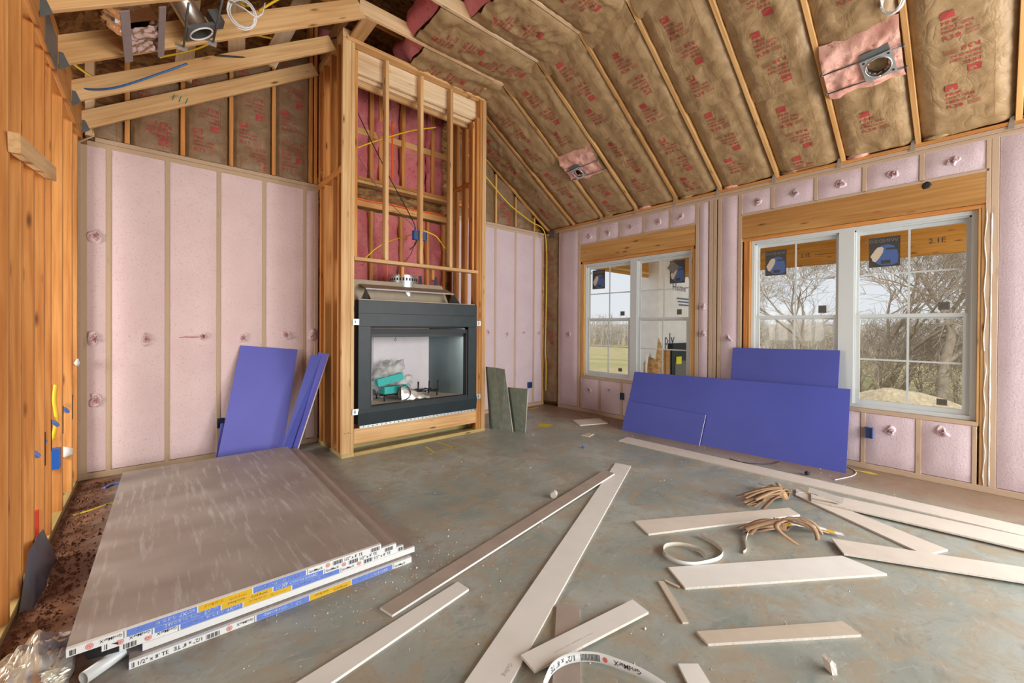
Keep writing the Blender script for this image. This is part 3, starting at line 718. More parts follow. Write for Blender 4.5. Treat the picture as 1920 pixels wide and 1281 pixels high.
# cut-open patches around the two recessed lights
def patch(y0, y1, s0, s1, seed, hx, hy, hr):
    def f(u, v):
        s = s0 + (s1 - s0) * u + .10 * (v - .5) * 0 + .03 * noise.noise(V((v * 4, u * 3, seed))); y = y1 - (y1 - y0) * v
        hh = .015 + .03 * noise.noise(V((s * 9, y * 9, seed))) + .02 * noise.noise(V((s * 22, y * 22, seed)))
        e = min(1, min(u, 1 - u) * 6)
        return V((3.27, y, zr(3.27))) + ud * s + un * (.050 + .75 * hh * e - .045 * (1 - e))
    g = MB().grid(26, 30, f); H = V((hx, hy, zr(hx))); keep = [k for k, q in enumerate(g.f) if (sum((V(g.v[i]) for i in q), V()) / 4 - H).length > hr]
    g.f = [g.f[k][::-1] for k in keep]; g.mi = [0] * len(keep); g.sm = [True] * len(keep); g.build('insulation_patch', PL, CE)
def sR(x): return (x - 3.27) * math.sqrt(1 + KS * KS)
patch(3.425, 3.985, sR(4.27), sR(4.66), 3, 4.53, 3.80, .075); patch(.485, .985, sR(4.26), sR(4.70), 5, 4.53, .63, .09)
# roof above: strand board decking, ridge, webs
for sg in (0, 1):
    P = [(2.43, -3, 6.25), (2.43, YB + .2, 6.25), (-1.5, YB + .2, 3.05), (-1.5, -3, 3.05)] if sg == 0 else [(2.43, -3, 6.25), (2.43, YB + .2, 6.25), (6.4, YB + .2, 3.02), (6.4, -3, 3.02)]
    MB().prism(P, (0, 0, .02)).build('roof_deck', OSB, CE)
for y in RAFT[1::2]:
    lx('ceiling_tie', .3, 4.6, y - .05, y - .012, 4.75, 4.9, WO, CE)
for (x0, z0, x1, z1, y) in ((.22, 3.74, .30, 4.7, 5.12), (.92, 4.12, 1.30, 5.1, 5.0), (.62, 3.92, .62, 4.9, 4.85)):
    beam('roof_web', (x0, y, z0), (x1, y, z1), .038, .14, WP, CE, up=(1, 0, 0))
ly('beam', 1.50, 1.54, YC, YB, 4.53, 4.67, WP, CE)

MB().prism([(-1.5, -2.98, 3.05), (6.4, -2.98, 3.02), (2.43, -2.98, 6.25)], (0, .02, 0)).build('gable_sheathing', OSB, CE)  # unseen front gable, added to keep the sun off the visible floor
box('wall_far', -4.42, -4.3, -3, YB + .2, 0, 3.06, OSB, None, kind='structure')
box('side_sun_block', -4.4, -1.2, -3, YB + .2, 3.06, 3.09, OSB, CE)  # unseen slab, added to keep sun from coming through the left studs
# ------------------------------------------------------------------ fireplace chase
CH = empty('fireplace_chase', (2.41, 4.82, 0), 'tall open timber frame boxed out from the back wall around the fireplace', 'framing')
def cp(n, *a, m=WM): return post(n, *a, m, CH)
D = .089
cp('post', 1.480, 1.568, YC, YC + .04, .042, 4.36, m=WM); cp('post', 1.57, 1.608, YC + .004, YC + D, .042, 4.345, m=WM)
cp('post', 1.61, 1.648, YC + .03, YC + D + .03, 2.112, 4.30, m=WO)
cp('post', 3.275, 3.335, YC, YC + .04, .042, 4.36, m=WM); cp('post', 3.233, 3.272, YC + .004, YC + D, .042, 4.345, m=WO); cp('post', 3.19, 3.230, YC + .004, YC + D, .042, 4.10, m=WO)
cp('post', 3.152, 3.188, YC + .05, YC + D + .05, 2.112, 4.05, m=WO)
for x in (1.965, 2.392, 2.80): cp('front_stud', x - .019, x + .019, YC + .002, YC + D, 2.112, 4.315, m=WM)
for x in (2.20, 2.60): cp('cripple', x - .019, x + .019, YC + D, YC + D + .04, 1.95, 2.07, m=WO)
lx('rail', 1.61, 3.212, YC - .004, YC + D, 2.072, 2.110, WM, CH)
lx('top_plate', 1.52, 3.30, YC - .012, YC + D, 4.345, 4.383, WM, CH); lx('top_plate', 1.68, 3.22, YC + .10, YC + .24, 4.345, 4.383, WP, CH)
lx('header', 1.612, 3.27, YC + D + .002, YC + D + .04, 4.10, 4.343, WP, CH); lx('header', 1.612, 3.19, YC + D + .04, YC + .19, 4.06, 4.10, WP, CH)
lx('header', 1.612, 3.19, YC + .19, YC + .228, 4.02, 4.26, WM, CH)
lx('kick_board', 1.610, 3.19, YC + .004, YC + .042, .128, .290, WM, CH)
lx('bottom_plate', 1.48, 1.612, YC - .002, YC + .14, 0, .042, WT, CH); lx('bottom_plate', 1.615, 3.335, YC - .002, YC + .09, 0, .040, WT, CH)
lx('bottom_plate', 1.615, 3.3, YC + .30, YC + .39, 0, .085, WT, CH)
for y0, z0, z1 in ((4.52, .04, 2.98), (4.56, 3.06, 4.36), (4.70, .04, 2.98), (4.78, 3.06, 4.36), (4.97, .04, 2.98), (5.03, 3.06, 4.36), (5.13, .04, 2.98), (5.19, 3.06, 4.36)):
    cp('side_stud', 1.484, 1.572, y0, y0 + .042, z0, z1, m=WO)
for y0 in (4.56, 4.80, 5.02): cp('side_stud', 3.24, 3.33, y0, y0 + .038, .04, 4.3, m=WO)
ly('side_plate', 1.484, 1.572, YC + .045, YB - .01, 2.985, 3.055, WO, CH); ly('side_plate', 1.48, 1.57, YC + .0, YB - .01, 4.365, 4.45, WM, CH)
ly('side_plate', 1.484, 1.572, YC + .14, YB - .01, 0, .04, WT, CH); ly('side_plate', 3.24, 3.33, YC + .09, YB - .01, 0, .04, WT, CH)
ly('side_plate', 3.24, 3.33, YC + .045, YB - .01, 3.3, 3.34, WO, CH); ly('side_plate', 3.24, 3.33, YC + .045, YB - .01, 4.30, 4.36, WO, CH)
beam('tie_block', (1.62, 4.03, 4.400), (1.62, YC + .06, 4.400), .14, .032, WM, CH); beam('tie_block', (3.235, 4.03, 4.400), (3.235, YC + .06, 4.400), .14, .032, WM, CH)
mb = MB(); mb.text('= = -', .028, lambda a, b: (1.505 + a, YC - .0006, .245 + b)); mb.build('grade_stamp', LETR, CH)
bead = MB().tube([(1.61 + k * .1, YB - .02, 2.985 + .008 * math.sin(k)) for k in range(17)], .012, 6); bead.build('orange_bead', ORG, WB)  # thin wavy orange bead along the top of the plate

# ------------------------------------------------------------------ fireplace
FP = empty('fireplace', (2.42, 4.6, .30), 'black steel fireplace unit set in the framed chase', 'fireplace')
yf = 4.388
def fb(n, x0, x1, z0, z1, y0=yf, y1=yf + .022, m=BLK): return MB().box(x0, x1, y0, y1, z0, z1).build(n, m, FP)
fb('surround_panel', 1.651, 3.187, 1.517, 1.656); fb('surround_panel', 1.651, 3.187, 1.376, 1.514)
fb('surround_panel', 1.651, 1.778, .490, 1.373); fb('surround_panel', 3.058, 3.187, .490, 1.373)
MB().prism([(1.648, yf, .318), (3.190, yf, .318), (3.190, yf - .006, .44), (3.190, yf + .012, .496), (1.648, yf + .012, .496), (1.648, yf - .006, .44)][:0] or [(1.648, yf, .318), (1.648, yf + .022, .318), (1.648, yf + .022, .498), (1.648, yf + .006, .498), (1.648, yf - .012, .45)], (1.542, 0, 0)).build('surround_panel', BLK, FP)
for x0, x1 in ((1.778, 1.80), (3.04, 3.058)): fb('inner_frame', x0, x1, .5, 1.34, yf + .02, yf + .10, BLK2)
fb('inner_frame', 1.80, 3.04, 1.295, 1.345, yf + .03, yf + .10, BLK2); fb('inner_frame', 1.80, 3.04, 1.255, 1.295, yf + .07, yf + .09, BLK)
fb('inner_frame', 1.778, 3.058, .496, .508, yf + .012, yf + .09, BLK2)
MB().prism([(2.04, 4.93, .50), (2.795, 4.93, .50), (2.795, 4.93, 1.36), (2.04, 4.93, 1.36)], (0, .01, 0)).build('back_panel', LINER, FP)
MB().prism([(2.795, 4.93, .50), (3.05, 4.46, .50), (3.05, 4.46, 1.36), (2.795, 4.93, 1.36)], (.012, .006, 0)).build('side_panel', SIDE, FP)
MB().prism([(2.04, 4.93, .50), (1.79, 4.46, .50), (1.79, 4.46, 1.36), (2.04, 4.93, 1.36)], (-.012, .006, 0)).build('side_panel', LINER, FP)
MB().prism([(1.79, 4.41, .505), (3.05, 4.41, .505), (3.05, 4.46, .505), (2.795, 4.93, .505), (2.04, 4.93, .505), (1.79, 4.46, .505)], (0, 0, -.02)).build('hearth_floor', TAN, FP)
MB().prism([(1.79, 4.46, 1.36), (3.05, 4.46, 1.36), (2.795, 4.93, 1.36), (2.04, 4.93, 1.36)], (0, 0, .01)).build('firebox_top', BLK2, FP)
MB().box(1.66, 3.17, 4.96, 4.98, .32, 1.66).build('casing', TANM, FP)
for x in (1.655, 3.165): MB().box(x, x + .012, 4.412, 4.96, .32, 1.655).build('casing', BLK2, FP)
MB().box(1.655, 3.177, 4.412, 4.975, 1.66, 1.668).build('casing', TANM, FP)
MB().prism([(1.655, 4.75, 1.668), (2.99, 4.75, 1.668), (2.90, 4.78, 1.915), (1.655, 4.78, 1.915)], (0, .01, 0)).build('heat_shield', TANM, FP)
MB().prism([(1.80, 4.58, 1.80), (2.96, 4.58, 1.80), (2.96, 4.75, 1.86), (1.80, 4.75, 1.86)], (0, 0, .004)).build('heat_shield', TANM, FP)
MB().box(1.80, 2.96, 4.575, 4.582, 1.79, 1.806).build('shield_lip', STRAP, FP)
for x in (1.80, 2.955): MB().prism([(x, 4.43, 1.668), (x, 4.74, 1.668), (x, 4.585, 1.80)], (.004, 0, 0)).build('shield_bracket', GALD, FP)
for x, y in ((1.74, 4.83), (2.62, 4.85), (2.82, 4.80)):
    MB().prism([(x - .055, y, 1.668), (x + .055, y, 1.668), (x + .018, y, 2.03), (x - .018, y, 2.03)], (0, .006, 0)).build('standoff', BLK2, FP)
fc = MB(); N = 28
for (r, z0, z1) in ((.172, 1.93, 1.995), (.160, 1.70, 1.935), (.150, 1.99, 2.02)):
    fc.add([(2.42 + r * math.cos(2 * math.pi * k / N), 4.92 + r * math.sin(2 * math.pi * k / N), z) for z in (z0, z1) for k in range(N)], [(k, (k + 1) % N, N + (k + 1) % N, N + k) for k in range(N)], 0, True)
for k in range(14, 28, 1):
    a = 2 * math.pi * k / N; r = .1735; fc.add([(2.42 + r * math.cos(a + s), 4.92 + r * math.sin(a + s), z) for z, s in ((1.945, -.06), (1.945, .06), (1.98, .06), (1.98, -.06))], [(0, 1, 2, 3)], 1)
fc.build('flue_collar', [GALV, BLK2], FP)
ns = MB().box(1.665, 3.17, yf - .003, yf + .02, .290, .316)
for k in range(30): ns.box(1.70 + k * .05, 1.714 + k * .05, yf - .0036, yf, .299, .308, 1)
ns.build('nailing_strip', [GALV, BLK2], FP)
for x in (1.588, 3.19):
    for z in (1.39, .44):
        t_ = MB().box(x, x + .065, yf - .002, yf + .003, z, z + .062); t_.box(x + .02, x + .034, yf - .0035, yf - .002, z + .015, z + .048, 1); t_.build('nailing_tab', [GALV, GALD], FP)
g = MB()
for x in (2.05, 2.18, 2.31, 2.44, 2.57, 2.70):
    g.tube([(x, 4.60, .57), (x, 4.86, .57)], .008, 6)
for x in (2.47, 2.62, 2.745): g.tube([(x, 4.62, .57), (x, 4.61, .58), (x - .004, 4.60, .70)], .011, 6)
g.tube([(2.0, 4.66, .57), (2.76, 4.66, .57)], .009, 6); g.tube([(2.0, 4.80, .57), (2.76, 4.80, .57)], .009, 6)
for x in (2.04, 2.74):
    for y in (4.62, 4.84): g.tube([(x, y, .57), (x, y, .506)], .009, 6)
g.build('log_grate', BLK2, FP)
MB().tube([(2.105 + .012 * math.sin(k * .63), 4.475, 1.222 + .012 * math.cos(k * .63)) for k in range(11)] , .0025, 5).tube([(2.105, 4.475, 1.234), (2.105, 4.475, 1.256)], .0025, 5).build('damper_pull', BLK2, FP)
# things lying in the firebox
def foamblk(label, c, sx, sy, sz, rz, tilt):
    b = MB().box(-sx, sx, -sy, sy, -sz, sz).build('foam_block', TEAL); b.location = c; b.rotation_euler = (0, tilt, rz)
    return tag(b, label, 'foam')
foamblk('lower teal foam slab lying on the log grate in the fireplace', (2.20, 4.70, .625), .16, .055, .042, .1, 0)
foamblk('upper tilted teal foam slab wedged on top in the fireplace', (2.14, 4.72, .745), .165, .05, .042, .05, -.17)
pb = MB()
for k, (x, y, z, r) in enumerate(((2.19, 4.78, .80, .15), (2.05, 4.76, .72, .13), (2.32, 4.76, .68, .12))): pb.blob((x, y, z), r, .06, r, k + 3, .5, 3, 0, 2.6)
pb.build('plastic_bag', FILM, None, label='crumpled clear plastic wrapping around the teal foam in the fireplace', cat='plastic bag')
pc = MB().grid(16, 14, lambda u, v: (2.21 + .36 * u, 4.52 + .10 * v - .04 * u, .515 + .17 * (1 - u) * math.sin(math.pi * v) ** .7 + .025 * noise.noise(V((u * 7, v * 7, 2)))))
pc.tube([(2.235 + .085 * math.cos(k * .5), 4.515 + .02 * math.sin(k), .60 + .085 * math.sin(k * .5)) for k in range(14)], .005, 5, 1)
pc.build('vent_hood', [plain('clear_crumple', (.62, .60, .55), .2, .3, var=.3, vscale=14, bump=.8), BLK2], None, label='shiny clear plastic packet with black ring at the front lip of the fireplace', cat='packaging')

# ------------------------------------------------------------------ gypsum board stack
def bundle(label, ox, y0, zb, th, top, c=.5, ang=-.026, seed=0):
    """two 4x8 sheets taped at the end; front end at y0, left edge at ox"""
    r = empty('gypsum_board', (ox, y0, zb), label, 'gypsum board', 'stacked gypsum sheets')
    M = Matrix.Translation((ox, y0, zb)) @ Matrix.Rotation(ang, 4, 'Z')
    T = lambda x, y, z: M @ V((x, y, z))
    Wd, Ld = 1.22, 2.44
    for k in range(2):
        h0, h1 = k * th / 2, (k + 1) * th / 2 - .0012
        mb = MB(); i_ = .003 * k
        mb.prism([T(0, i_, h0), T(Wd, i_, h0), T(Wd, Ld, h0), T(0, Ld, h0)], (0, 0, h1 - h0), 1, 1); mb.mi[1] = 0
        mb.build('sheet', [top, BLUL if k == 0 else plain('lilac_edge', (.40, .38, .56), .6) if 'lilac_edge' not in MATS else MATS['lilac_edge']], r)
    t = MB(); f = -.0015
    def F(u, v): return T(u, f - .0006, v * th)
    t.prism([T(.002, f, 0), T(Wd - .002, f, 0), T(Wd - .002, f, th), T(.002, f, th)], (0, .0012, 0), 0)
    t.prism([T(.002, f, th - .0004), T(Wd - .002, f, th - .0004), T(Wd - .002, .016, th - .0004), T(.002, .016, th - .0004)], (0, 0, .0012), 0)
    def F(u, v): return T(u, f - .0012, v * th)
    def R(u0, u1, v0, v1, mi):
        u0, u1 = max(u0, .004), min(u1, Wd - .004)
        if u1 > u0: t.add([F(u0, v0), F(u1, v0), F(u1, v1), F(u0, v1)], [(0, 1, 2, 3)], mi)
    def fw(st, u, h, inv, mi):
        w = glyphs(st)[2] * h * .92; a0, a1 = (u - w, u) if inv else (u, u + w)
        if a0 < .004 or a1 > Wd - .004: return
        t.text(st, h, (lambda a, b: F(u - a, .78 - b / th)) if inv else (lambda a, b: F(u + a, .22 + b / th)), mi, sx=.92)
    hh = th * .56
    if c is not None:
        R(c - .10, c + .10, .04, .96, 2); R(c - .33, c - .105, .04, .96, 1); R(c + .105, c + .33, .04, .96, 1)
        fw('Gold Bond', c + .01, hh * .72, False, 3); fw('Gold Bond', c - .01, hh * .72, True, 3)
        fw('1/2"', c + .112, hh * .75, False, 0); fw('XP', c + .140, hh * 1.05, False, 0); fw('GYPSUM BOARD', c + .174, hh * .82, False, 0)
        fw('1/2"', c - .112, hh * .75, True, 0); fw('XP', c - .140, hh * 1.05, True, 0); fw('GYPSUM BOARD', c - .174, hh * .82, True, 0)
        fw('GridMarX', c + .342, hh * .74, False, 3); fw('GridMarX', c - .342, hh * .74, True, 3)
        for q in (c + .435, c - .435):
            if .02 < q < Wd - .02:
                for e_, (r0, m_) in enumerate(((.0115, 4), (.0092, 0), (.0078, 4), (.0052, 0), (.0038, 4))):
                    t.add([T(q + r0 * math.cos(k * .7), f - .0014 - .0002 * e_, th * .5 + r0 * math.sin(k * .7)) for k in range(9)], [tuple(range(9))], m_)
        for b0 in (c + .46, c - .52, c - .80, c + .66):
            for k in range(11):
                u = b0 + k * .0045
                if u > .01: R(u, min(u + (.0028 if k % 3 else .0014), Wd - .006), .12, .80, 3)
        for u in (.515, .74): fw("1/2\" x 8' TE", c + u, hh * .98, False, 3)
        for u in (-.53, ): fw("1/2\" x 8' TE", c + u, hh * .98, True, 3)
        fw("1/2\" x 8' TE", c - .745, hh * .98, False, 3)
        for u in (.338, -.338): R(c + u - .0008, c + u + .0008, .0, 1, 3)
    t.build('printed_end_tape', [TAPE, TPB, TPY, TPK, TPR], r)
    return r
bundle('lowest gypsum sheet pair of the floor stack, sticking out at the front right', -.07, 2.245, 0.0, .030, GT, .77, -.026)
bundle('second gypsum sheet pair from the bottom of the floor stack, torn white end', -.03, 2.285, .031, .030, GREY, None, -.026)
bundle('middle gypsum sheet pair of the floor stack', -.10, 2.290, .062, .030, GREY, .525, -.026)
bundle('second gypsum sheet pair from the top of the floor stack', -.15, 2.278, .093, .030, GREY, .49, -.026)
bundle('topmost gypsum sheet pair of the floor stack with the streaky grey paper face', -.245, 2.268, .124, .030, GT, .50, -.026)
p = MB(); N = 20; A, B = V((-.197, 2.262, .0245)), V((-.092, 2.345, .0245)); d = (B - A).normalized(); sd = d.cross(V((0, 0, 1))); up = V((0, 0, 1))
ring = lambda c, r: [c + sd * r * math.cos(2 * math.pi * k / N) + up * r * math.sin(2 * math.pi * k / N) for k in range(N)]
vs = ring(A, .024) + ring(B, .024) + ring(A, .0205) + ring(B, .0205)
fs = []
for k in range(N):
    j = (k + 1) % N; fs += [(k, j, N + j, N + k), (2 * N + j, 2 * N + k, 3 * N + k, 3 * N + j), (j, k, 2 * N + k, 2 * N + j)]
p.add(vs, fs, 0, True); p.build('pvc_pipe', PVC, None, label='short white plastic pipe poking out under the front left corner of the sheet stack', cat='pipe')
def crumple(u, v):
    x = -.472 + .235 * u; y = 2.18 + .46 * v
    e = (min(u, 1 - u) * 2) ** .5 * (min(v, 1 - v) * 2) ** .4
    p = V((x * 7, y * 5, 1)); f = abs(noise.noise(p)) + .6 * abs(noise.noise(p * 2.3 + V((3, 1, 0)))) + .3 * abs(noise.noise(p * 5))
    return (x + .02 * noise.noise(p * 2), y + .04 * u + .02 * noise.noise(p * 2 + V((7, 0, 0))), .003 + (.055 + .15 * f) * e)
fbag = MB().grid(40, 46, crumple, 0, False)
fbag.build('foil_bag', FOILB, None, label='crumpled shiny silver and gold plastic bag on the dirty floor by the left wall', cat='bag')
bg = MB().grid(14, 20, lambda u, v: (-.30 + .05 * u + .03 * noise.noise(V((u * 7, v * 9, 3))), 2.22 + .09 * u + .03 * noise.noise(V((u * 6, v * 8, 9))), .002 + (.128 + .035 * noise.noise(V((u * 3, v * 2, 1)))) * v * (1 - .5 * u)), 0, False)
bg.build('foil_wrapper', FOILB, None, label='upright twist of silver plastic film at the front left corner of the sheet stack', cat='wrapper')
MB().prism([(-.215, 2.30, .125), (-.10, 2.27, .11), (-.10, 2.29, .062), (-.19, 2.33, .05)][::-1], (0, .004, 0)).build('plastic_scrap', BLK2, None, label='black plastic scrap hanging under the front left of the sheet stack', cat='plastic')
MB().grid(10, 14, lambda u, v: (-.478 + .055 * (1 - u) + .015 * noise.noise(V((u * 3, v * 4, 2))), 3.02 + .58 * v, .003 + .25 * u * (1 - (1 - v) ** 3) * (1.1 - .35 * v))).build('plastic_sheet', plain('grey_film', (.10, .095, .10), .35), None, label='dark grey plastic sheet leaning on the left wall bottom plate', cat='sheet')
cable('tape_strip', [(-.30, 4.86, .004), (-.26, 4.93, .006), (-.20, 4.94, .004)], .012, TPB, label='short blue strip on the floor behind the back left corner of the sheet stack', cat='strip')

# ------------------------------------------------------------------ purple boards and other leaning boards
def slab(name, quad, th, face, edge, label, cat, group=None):
    """quad: BL, BR, TR, TL of the visible face; thickness goes away from the room"""
    q = [V(p) for p in quad]; n = (q[1] - q[0]).cross(q[3] - q[0]).normalized()
    mb = MB().prism(q, -n * th, 1, 1)
    mb.mi[0] = 0; mb.mi[1] = 0
    return mb.build(name, [face, edge], None, label=label, cat=cat, group=group)
G1 = 'purple boards leaning on the right wall'; G2 = 'purple boards leaning on the back wall'
slab('wallboard', [(4.808, 3.262, .0), (5.006, .905, .0), (5.215, .914, .785), (5.022, 3.222, .774)], .0127, BLUE, BLUL, 'large purple board, the longest of those leaning under the windows', 'board', G1)
slab('wallboard', [(5.12, 2.05, .0), (5.135, 1.03, .0), (5.285, 1.013, 1.162), (5.285, 2.046, 1.147)], .0127, BLUE, BLUL, 'upright purple board standing behind the long one and rising above the window sill', 'board', G1)
slab('wallboard', [(4.788, 3.265, .0), (4.860, 2.245, .0), (4.952, 2.215, .350), (4.876, 3.225, .387)], .0127, BLUE, GYP, 'small low purple offcut leaning on the face of the long board', 'board', G1)
slab('wallboard', [(.485, 4.96, .075), (1.055, 4.945, .0), (1.262, 5.222, 1.105), (.712, 5.222, 1.165)], .0127, BLUL, BLUL, 'wide purple board leaning on the back wall left of the fireplace', 'board', G2)
slab('wallboard', [(.47, 5.0, .0), (.70, 5.0, .0), (.75, 5.10, .36), (.525, 5.10, .385)], .0127, BLUL, BLUL, 'purple scrap peeking out behind the lower left edge of the wide board', 'board', G2)
slab('wallboard', [(1.035, 4.765, .0), (1.085, 4.635, .0), (1.462, 4.76, 1.072), (1.392, 4.875, 1.086)], .0127, BLUL, GYP, 'narrow purple strip leaning on the left side of the chase', 'board', G2)
slab('wallboard', [(.985, 4.81, .0), (1.035, 4.70, .0), (1.405, 4.83, 1.05), (1.33, 4.94, 1.06)], .0127, BLUE, BLUE, 'second purple strip in shade behind the narrow strip by the chase', 'board', G2)
for q, lb in (([(3.473, 4.47, 0), (3.512, 4.275, 0), (3.372, 4.235, .846), (3.368, 4.43, .844)], 'left tall grey green plank leaning on the right side of the chase'),
              ([(3.516, 4.272, 0), (3.570, 4.105, 0), (3.385, 4.05, .838), (3.375, 4.232, .845)], 'right tall grey green plank beside the first at the chase corner'),
              ([(3.625, 4.15, 0), (3.672, 3.972, 0), (3.49, 3.735, .615), (3.485, 4.12, .592)], 'short wide grey green board in front of the two tall planks')):
    slab('siding_board', q, .016, GRN, TAN, lb, 'board', 'grey green boards by the chase')
    if 'short' in lb:
        pass

# ------------------------------------------------------------------ board strips on the floor
def strip(quad, face, label, z0=.0, th=.0127, edge=GYP, dz=None, name='gypsum_strip', txt=None):
    """quad corner points (x, y) of the top face; dz lifts single corners"""
    dz = dz or [0] * len(quad); P = [V((x, y, z0 + .0004 + d)) for (x, y), d in zip(quad, dz)]
    mb = MB().prism(P, (0, 0, th - .0004), 1, 1); mb.mi[1] = 0
    o = mb.build(name, [face, edge], None, label=label, cat='board strip', group='cut gypsum strips on the floor')
    if txt:
        st, (x, y), a, h = txt; c, s = math.cos(a), math.sin(a)
        MB().text(st, h, lambda p, q: (x + c * p - s * q, y + s * p + c * q, z0 + th + .0006)).build('lettering', LETF, o)
    return o
strip([(3.539, 2.483), (3.585, 2.333), (.78, 1.085), (.65, 1.20)], WHT, 'longest white strip running from the centre of the floor to the bottom edge', txt=('Ceiling', (1.10, 1.275), math.radians(205), .018))
strip([(3.235, 2.40), (3.245, 2.285), (.859, 1.845), (.838, 1.935)], GREY, 'long narrow grey strip with its far end on the longest white strip', dz=[.0145, .0145, .001, .001], edge=WHT)
strip([(1.239, 1.864), (1.249, 1.776), (.40, 1.625), (.31, 1.715)], WHT, 'white strip beside the near end of the long grey strip', edge=WHT)
strip([(1.509, 1.396), (1.582, 1.314), (1.10, .90), (1.02, .97)], GREY, 'short grey strip lying under the white diagonal strip', edge=WHT)
strip([(1.809, 1.162), (1.789, 1.062), (1.140, 1.169), (1.151, 1.263)], WHT, 'white strip lying diagonally over the short grey strip', z0=.0130, txt=('------ --- ------- - ----', (1.26, 1.175), math.radians(-9), .020))
strip([(1.619, .826), (1.681, .773), (1.50, .54), (1.42, .60)], WHT, 'white strip cut off by the bottom edge right of centre')
strip([(1.855, .861), (1.820, .795), (2.398, .373), (2.44, .448)], TAN, 'tan strip with faint stamped lettering near the bottom', txt=('---- -- ------- ----- ---', (2.16, .625), math.radians(-36), .018))
strip([(2.229, 1.20), (2.121, 1.047), (3.105, .375), (3.143, .583)], WHT, 'widest white strip in the right foreground')
strip([(3.322, .670), (3.153, .575), (3.62, -.255), (3.835, -.258)], WH2, 'cream strip resting on the right end of the widest white strip', z0=.0132, th=.012)
strip([(4.497, 2.981), (4.279, 2.958), (4.40, -.75), (4.615, -.75)], WH2, 'very long cream strip along the foot of the purple boards')
strip([(4.171, .987), (3.942, .928), (4.11, -.45), (4.37, -.45)], WH2, 'cream strip with a lifted paper flap next to the very long one', z0=.0132, th=.012)
strip([(4.156, 1.085), (4.00, 1.05), (3.544, .259), (3.74, .171)], WH2, 'cream strip slanting beneath the flapped one')
strip([(2.582, 1.645), (2.489, 1.482), (3.60, .915), (3.676, 1.005)], WH2, 'cream strip between the two knots of paper tape')
strip([(2.072, 1.173), (2.093, 1.151), (1.888, .915), (1.866, .932)], TAN, 'thin wooden looking sliver left of the widest white strip', th=.010)
strip([(2.115, 1.16), (2.100, 1.150), (2.102, 1.075), (2.118, 1.075)], TAN, 'tiny pointed sliver at the corner of the widest white strip', th=.008, edge=PAP)
strip([(4.69, 4.052), (4.533, 3.769), (4.94, 3.603), (5.097, 3.882)], WH2, 'cream square offcut under the left window', th=.011)
strip([(4.138, 3.422), (4.154, 3.307), (4.307, 3.351), (4.292, 3.434)], TAN, 'small tan chip in front of the cream square offcut', th=.010)
MB().grid(6, 3, lambda u, v: (4.10 + .05 * v - .06 * u, .99 - .24 * u, .027 + .028 * v)).build('paper_flap', WHT, None, label='torn white paper flap standing up at the end of the flapped cream strip', cat='paper')
# ------------------------------------------------------------------ paper tape: curls and two knotted hanks
def curl(name, pts, w, mats, label, txt=None, t=.0012):
    mb = MB(); P = spline(pts, 10); mb.ribbon(P, w, (0, 0, 1), t, 0, 1)
    if txt:
        st, i0, side = txt; k = i0
        L = [0]
        for a, b in zip(P, P[1:]): L.append(L[-1] + (b - a).length)
        def at(d):
            for i in range(len(L) - 1):
                if L[i + 1] >= d: break
            f = (d - L[i]) / max(1e-6, L[i + 1] - L[i]); tn = (P[i + 1] - P[i]).normalized(); return P[i].lerp(P[i + 1], min(1, f)), tn
        def fn(a, b):
            p_, tn = at(i0 + a); n = tn.cross(V((0, 0, 1))).normalized(); return p_ + V((0, 0, w * .18 + b)) + n * side
        mb.text(st, w * .6, fn, 2)
    return mb.build(name, mats, None, label=label, cat='tape')
c0 = V((2.43, 1.20, 0))
pts = [(2.50, 1.085, .002)] + [(2.435 + .125 * math.cos(a), 1.205 + .115 * math.sin(a), .002 + .004 * k) for k, a in enumerate([-.9 + .62 * q for q in range(10)])]
pts2 = [(2.50, 1.24, .006), (2.41, 1.31, .004), (2.325, 1.26, .002), (2.315, 1.16, .001), (2.40, 1.10, .001), (2.52, 1.055, .001), (2.62, 1.06, .001), (2.70, 1.13, .002), (2.745, 1.25, .004)]
pts2 = [(2.505, 1.115, .004), (2.545, 1.17, .004), (2.515, 1.27, .003), (2.43, 1.325, .002), (2.345, 1.29, .001), (2.315, 1.20, .001), (2.355, 1.125, .001), (2.45, 1.075, .001), (2.55, 1.05, .001), (2.64, 1.07, .001), (2.70, 1.14, .002), (2.735, 1.25, .004)]
curl('tape_curl', pts2, .028, [PAPL, TAPE, TPK], 'coiled strip of printed edge tape above the widest white strip', txt=("12' x 8 TE", .30, .0016))
pts3 = [(1.10, 1.08, .04), (1.19, 1.118, .041), (1.28, 1.105, .041), (1.36, 1.045, .041), (1.405, .96, .041), (1.44, .86, .04), (1.46, .72, .03)]
wv = V((.30, .38, .80)).normalized(); SP = [p - V((0, 0, .022)) for p in spline(pts3)]
tb = MB().ribbon(SP, .034, wv, .0010, 0, 0)
TL = .011 * (len(SP) - 1)
def onr(d, b):      # distance from the right end; reads upside down from here, like the tape in the room
    d = TL - d; k = max(0, min(len(SP) - 2, int(d / .011))); dn = (SP[k + 1] - SP[k]).normalized()
    return SP[k].lerp(SP[k + 1], min(1, max(0, d / .011 - k))) + wv * (.030 - b) + dn.cross(wv).normalized() * .0022
tb.text("GridMarX", .016, lambda a, b: onr(.10 + a, .006 + b), 1); tb.text("1/2\" x 8' TE", .019, lambda a, b: onr(.33 + a, .006 + b), 1)
for k in range(14): tb.add([onr(.245 + k * .005, .004), onr(.2475 + k * .005, .004), onr(.2475 + k * .005, .026), onr(.245 + k * .005, .026)], [(0, 1, 2, 3)], 1)
tb.add([onr(.225 + .009 * math.cos(k * .7), .015 + .009 * math.sin(k * .7)) for k in range(9)], [tuple(range(9))], 2)
tb.build('tape_curl', [TAPE, TPK, TPR], None, label='white printed edge tape looping over the grey strip at the bottom edge', cat='tape')
